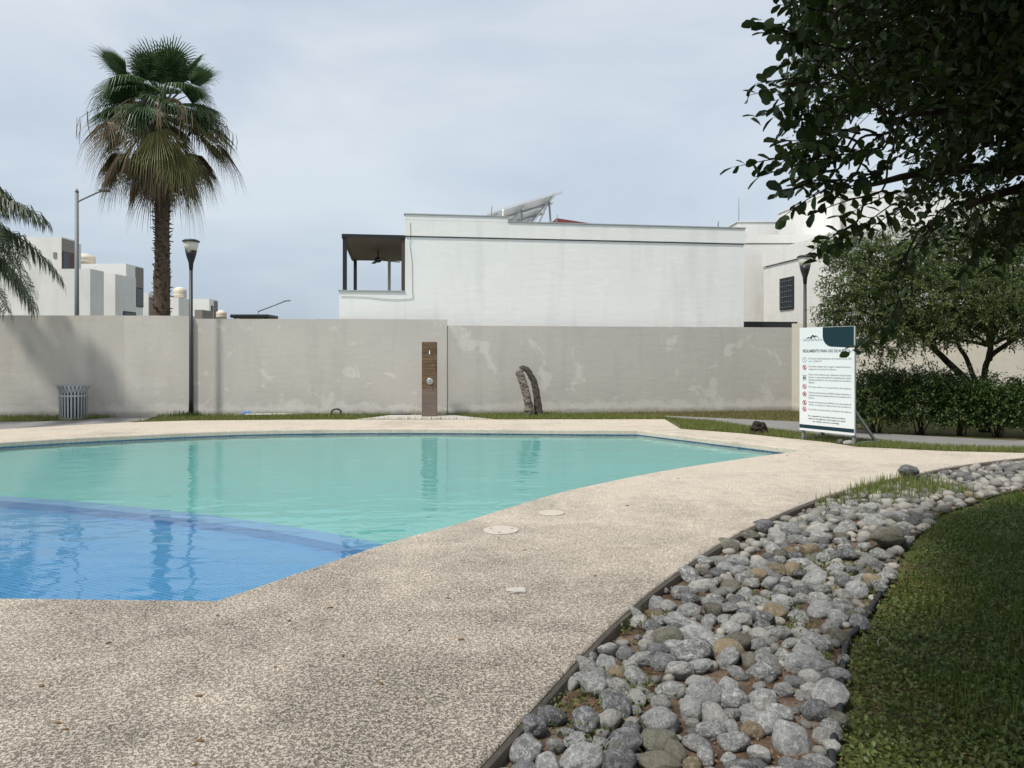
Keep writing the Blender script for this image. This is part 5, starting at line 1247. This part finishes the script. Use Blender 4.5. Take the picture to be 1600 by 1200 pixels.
SS = np.concatenate(SS); DD = np.concatenate(DD)
(V, F), (T3, TF3) = twig_leaves(SS, DD, rng.uniform(0.12, 0.3, len(SS)), 8, (0.06, 0.095), 'small', 0.2)
link('crown', np_mesh('crown', V, F, MAT['leaf_small']), mt); link('twigs', np_mesh('twigs', T3, TF3, MAT['bark']), mt)

# --- hedge of leafy shrubs
def shrub(c, r_, h, label):
    t = thing('hedge_shrub', label, 'shrub', (c[0], c[1], -0.03), 0, 'hedge shrubs before the beige wall')
    n = int(2500 * r_ * h); u = rng.normal(0, 1, (n, 3)); u /= np.linalg.norm(u, axis=1, keepdims=True); u[:, 2] = np.abs(u[:, 2]) * 1.0
    k = rng.uniform(0.25, 1, n) ** 0.45
    q = np.stack([u[:, 0] * r_ * k, u[:, 1] * r_ * 0.62 * k, 0.16 + rng.uniform(0, 1, n) ** 0.72 * (h - 0.2)], 1)
    q[:, 2] *= 1 + 0.28 * rng.uniform(0, 1, n) ** 5 + 0.13 * np.sin(q[:, 0] * 6 + c[0]) + 0.09 * np.sin(q[:, 0] * 15 + c[0] * 3)
    dd = u * np.array([1, 1, 0.4]) + rng.normal(0, 0.5, (n, 3)) + np.array([0, 0, 0.35])
    (V, F), (Tt, Tf) = twig_leaves(q, dd, rng.uniform(0.10, 0.22, n), 6, (0.05, 0.085), 'small', 0.1)
    link('foliage', np_mesh('foliage', V, F, MAT['leaf_hedge']), t)
    Gh = Geo()
    for k in range(9):
        a = random.uniform(0, 2 * PI); rad = random.uniform(0, 0.25) * r_; b = Vector((rad * math.cos(a), rad * math.sin(a), -0.02)); e = Vector((random.uniform(-.8, .8) * r_, random.uniform(-.4, .4) * r_, h * random.uniform(0.6, 0.9)))
        Gh.add(tube_geo(catmull([b, b.lerp(e, 0.5) + Vector((0, 0, 0.1)), e], 3), list(np.linspace(0.016, 0.005, 7)), 5))
    link('stems', Gh.mesh('stems', MAT['bark']), t)
    return t
random.seed(9)
for (px, D, r_, h, lab) in ((1368, 15.75, 0.62, 1.12, 'dense dark green hedge shrub right behind the rules sign'), (1438, 15.6, 0.70, 1.12, 'dark green hedge shrub between the sign and the stems of the spreading tree'), (1500, 15.35, 0.55, 1.05, 'dark hedge shrub in front of the leaning left stem of the spreading tree'), (1558, 15.1, 0.6, 0.98, 'loose hedge shrub at the right of the tree stems'), (1622, 14.95, 0.6, 0.95, 'open leafy hedge shrub at the end of the row furthest from the sign')):
    shrub(((px - 800) * D / FPX, D), r_, h, lab)

# weeds at the foot of the lamp post, litter on the lawn, a scrap of cord
wq = np.concatenate([rng.normal([g(px, py).x, g(px, py).y], [0.22, 0.12], (260, 2)) for px, py in ((318, 646), (340, 645), (352, 646), (290, 651))])
blades('weeds', wq, -0.035, 0.06, 0.22, MAT['leaf_hedge'], 'scrubby weeds growing at the foot of the lamp post by the wall', 'weeds', 0.16, 1.0, 0.3)
lq = np.concatenate([rng.normal([g(px, py, -0.1).x, g(px, py, -0.1).y], [sx_, sx_ * 1.3], (n_q, 2)) for px, py, sx_, n_q in ((1445, 922, 0.16, 420), (1400, 930, 0.2, 260), (1385, 1085, 0.12, 200), (1560, 1000, 0.2, 160), (1500, 1150, 0.2, 160))])
az = rng.uniform(0, 2 * PI, len(lq)); d = np.stack([np.cos(az), np.sin(az), rng.normal(0, 0.25, len(lq))], 1)
V, F = scatter([(0, 0, 0), (0.2, 0.5, 0.06), (0, 1, 0), (-0.2, 0.5, 0.06)], [(0, 1, 2, 3)], basis(d, np.tile([0, 0, 1.0], (len(lq), 1)) + rng.normal(0, 0.3, (len(lq), 3)), rng.uniform(0.008, 0.022, len(lq))), np.stack([lq[:, 0], lq[:, 1], -0.075 + rng.uniform(0.0, 0.03, len(lq))], 1))
tag(link('leaf_litter', np_mesh('leaf_litter', V, F, MAT['litter'])), 'reddish brown dead leaves lying on the lawn', 'leaf litter', None, 'stuff')
q = g(1381, 1010, -0.06); lp_ = [(q.x + 0.032 * math.cos(t), q.y + 0.02 * math.sin(t), -0.045 + 0.03 * math.sin(t)) for t in np.linspace(0.3, 2 * PI + 0.2, 14)]
tag(tube('cord_loop', lp_ + [(q.x + 0.045, q.y - 0.01, -0.05)], 0.0013, MAT['slab'], None, 6), 'small loop of pale cord dropped on the lawn', 'cord')
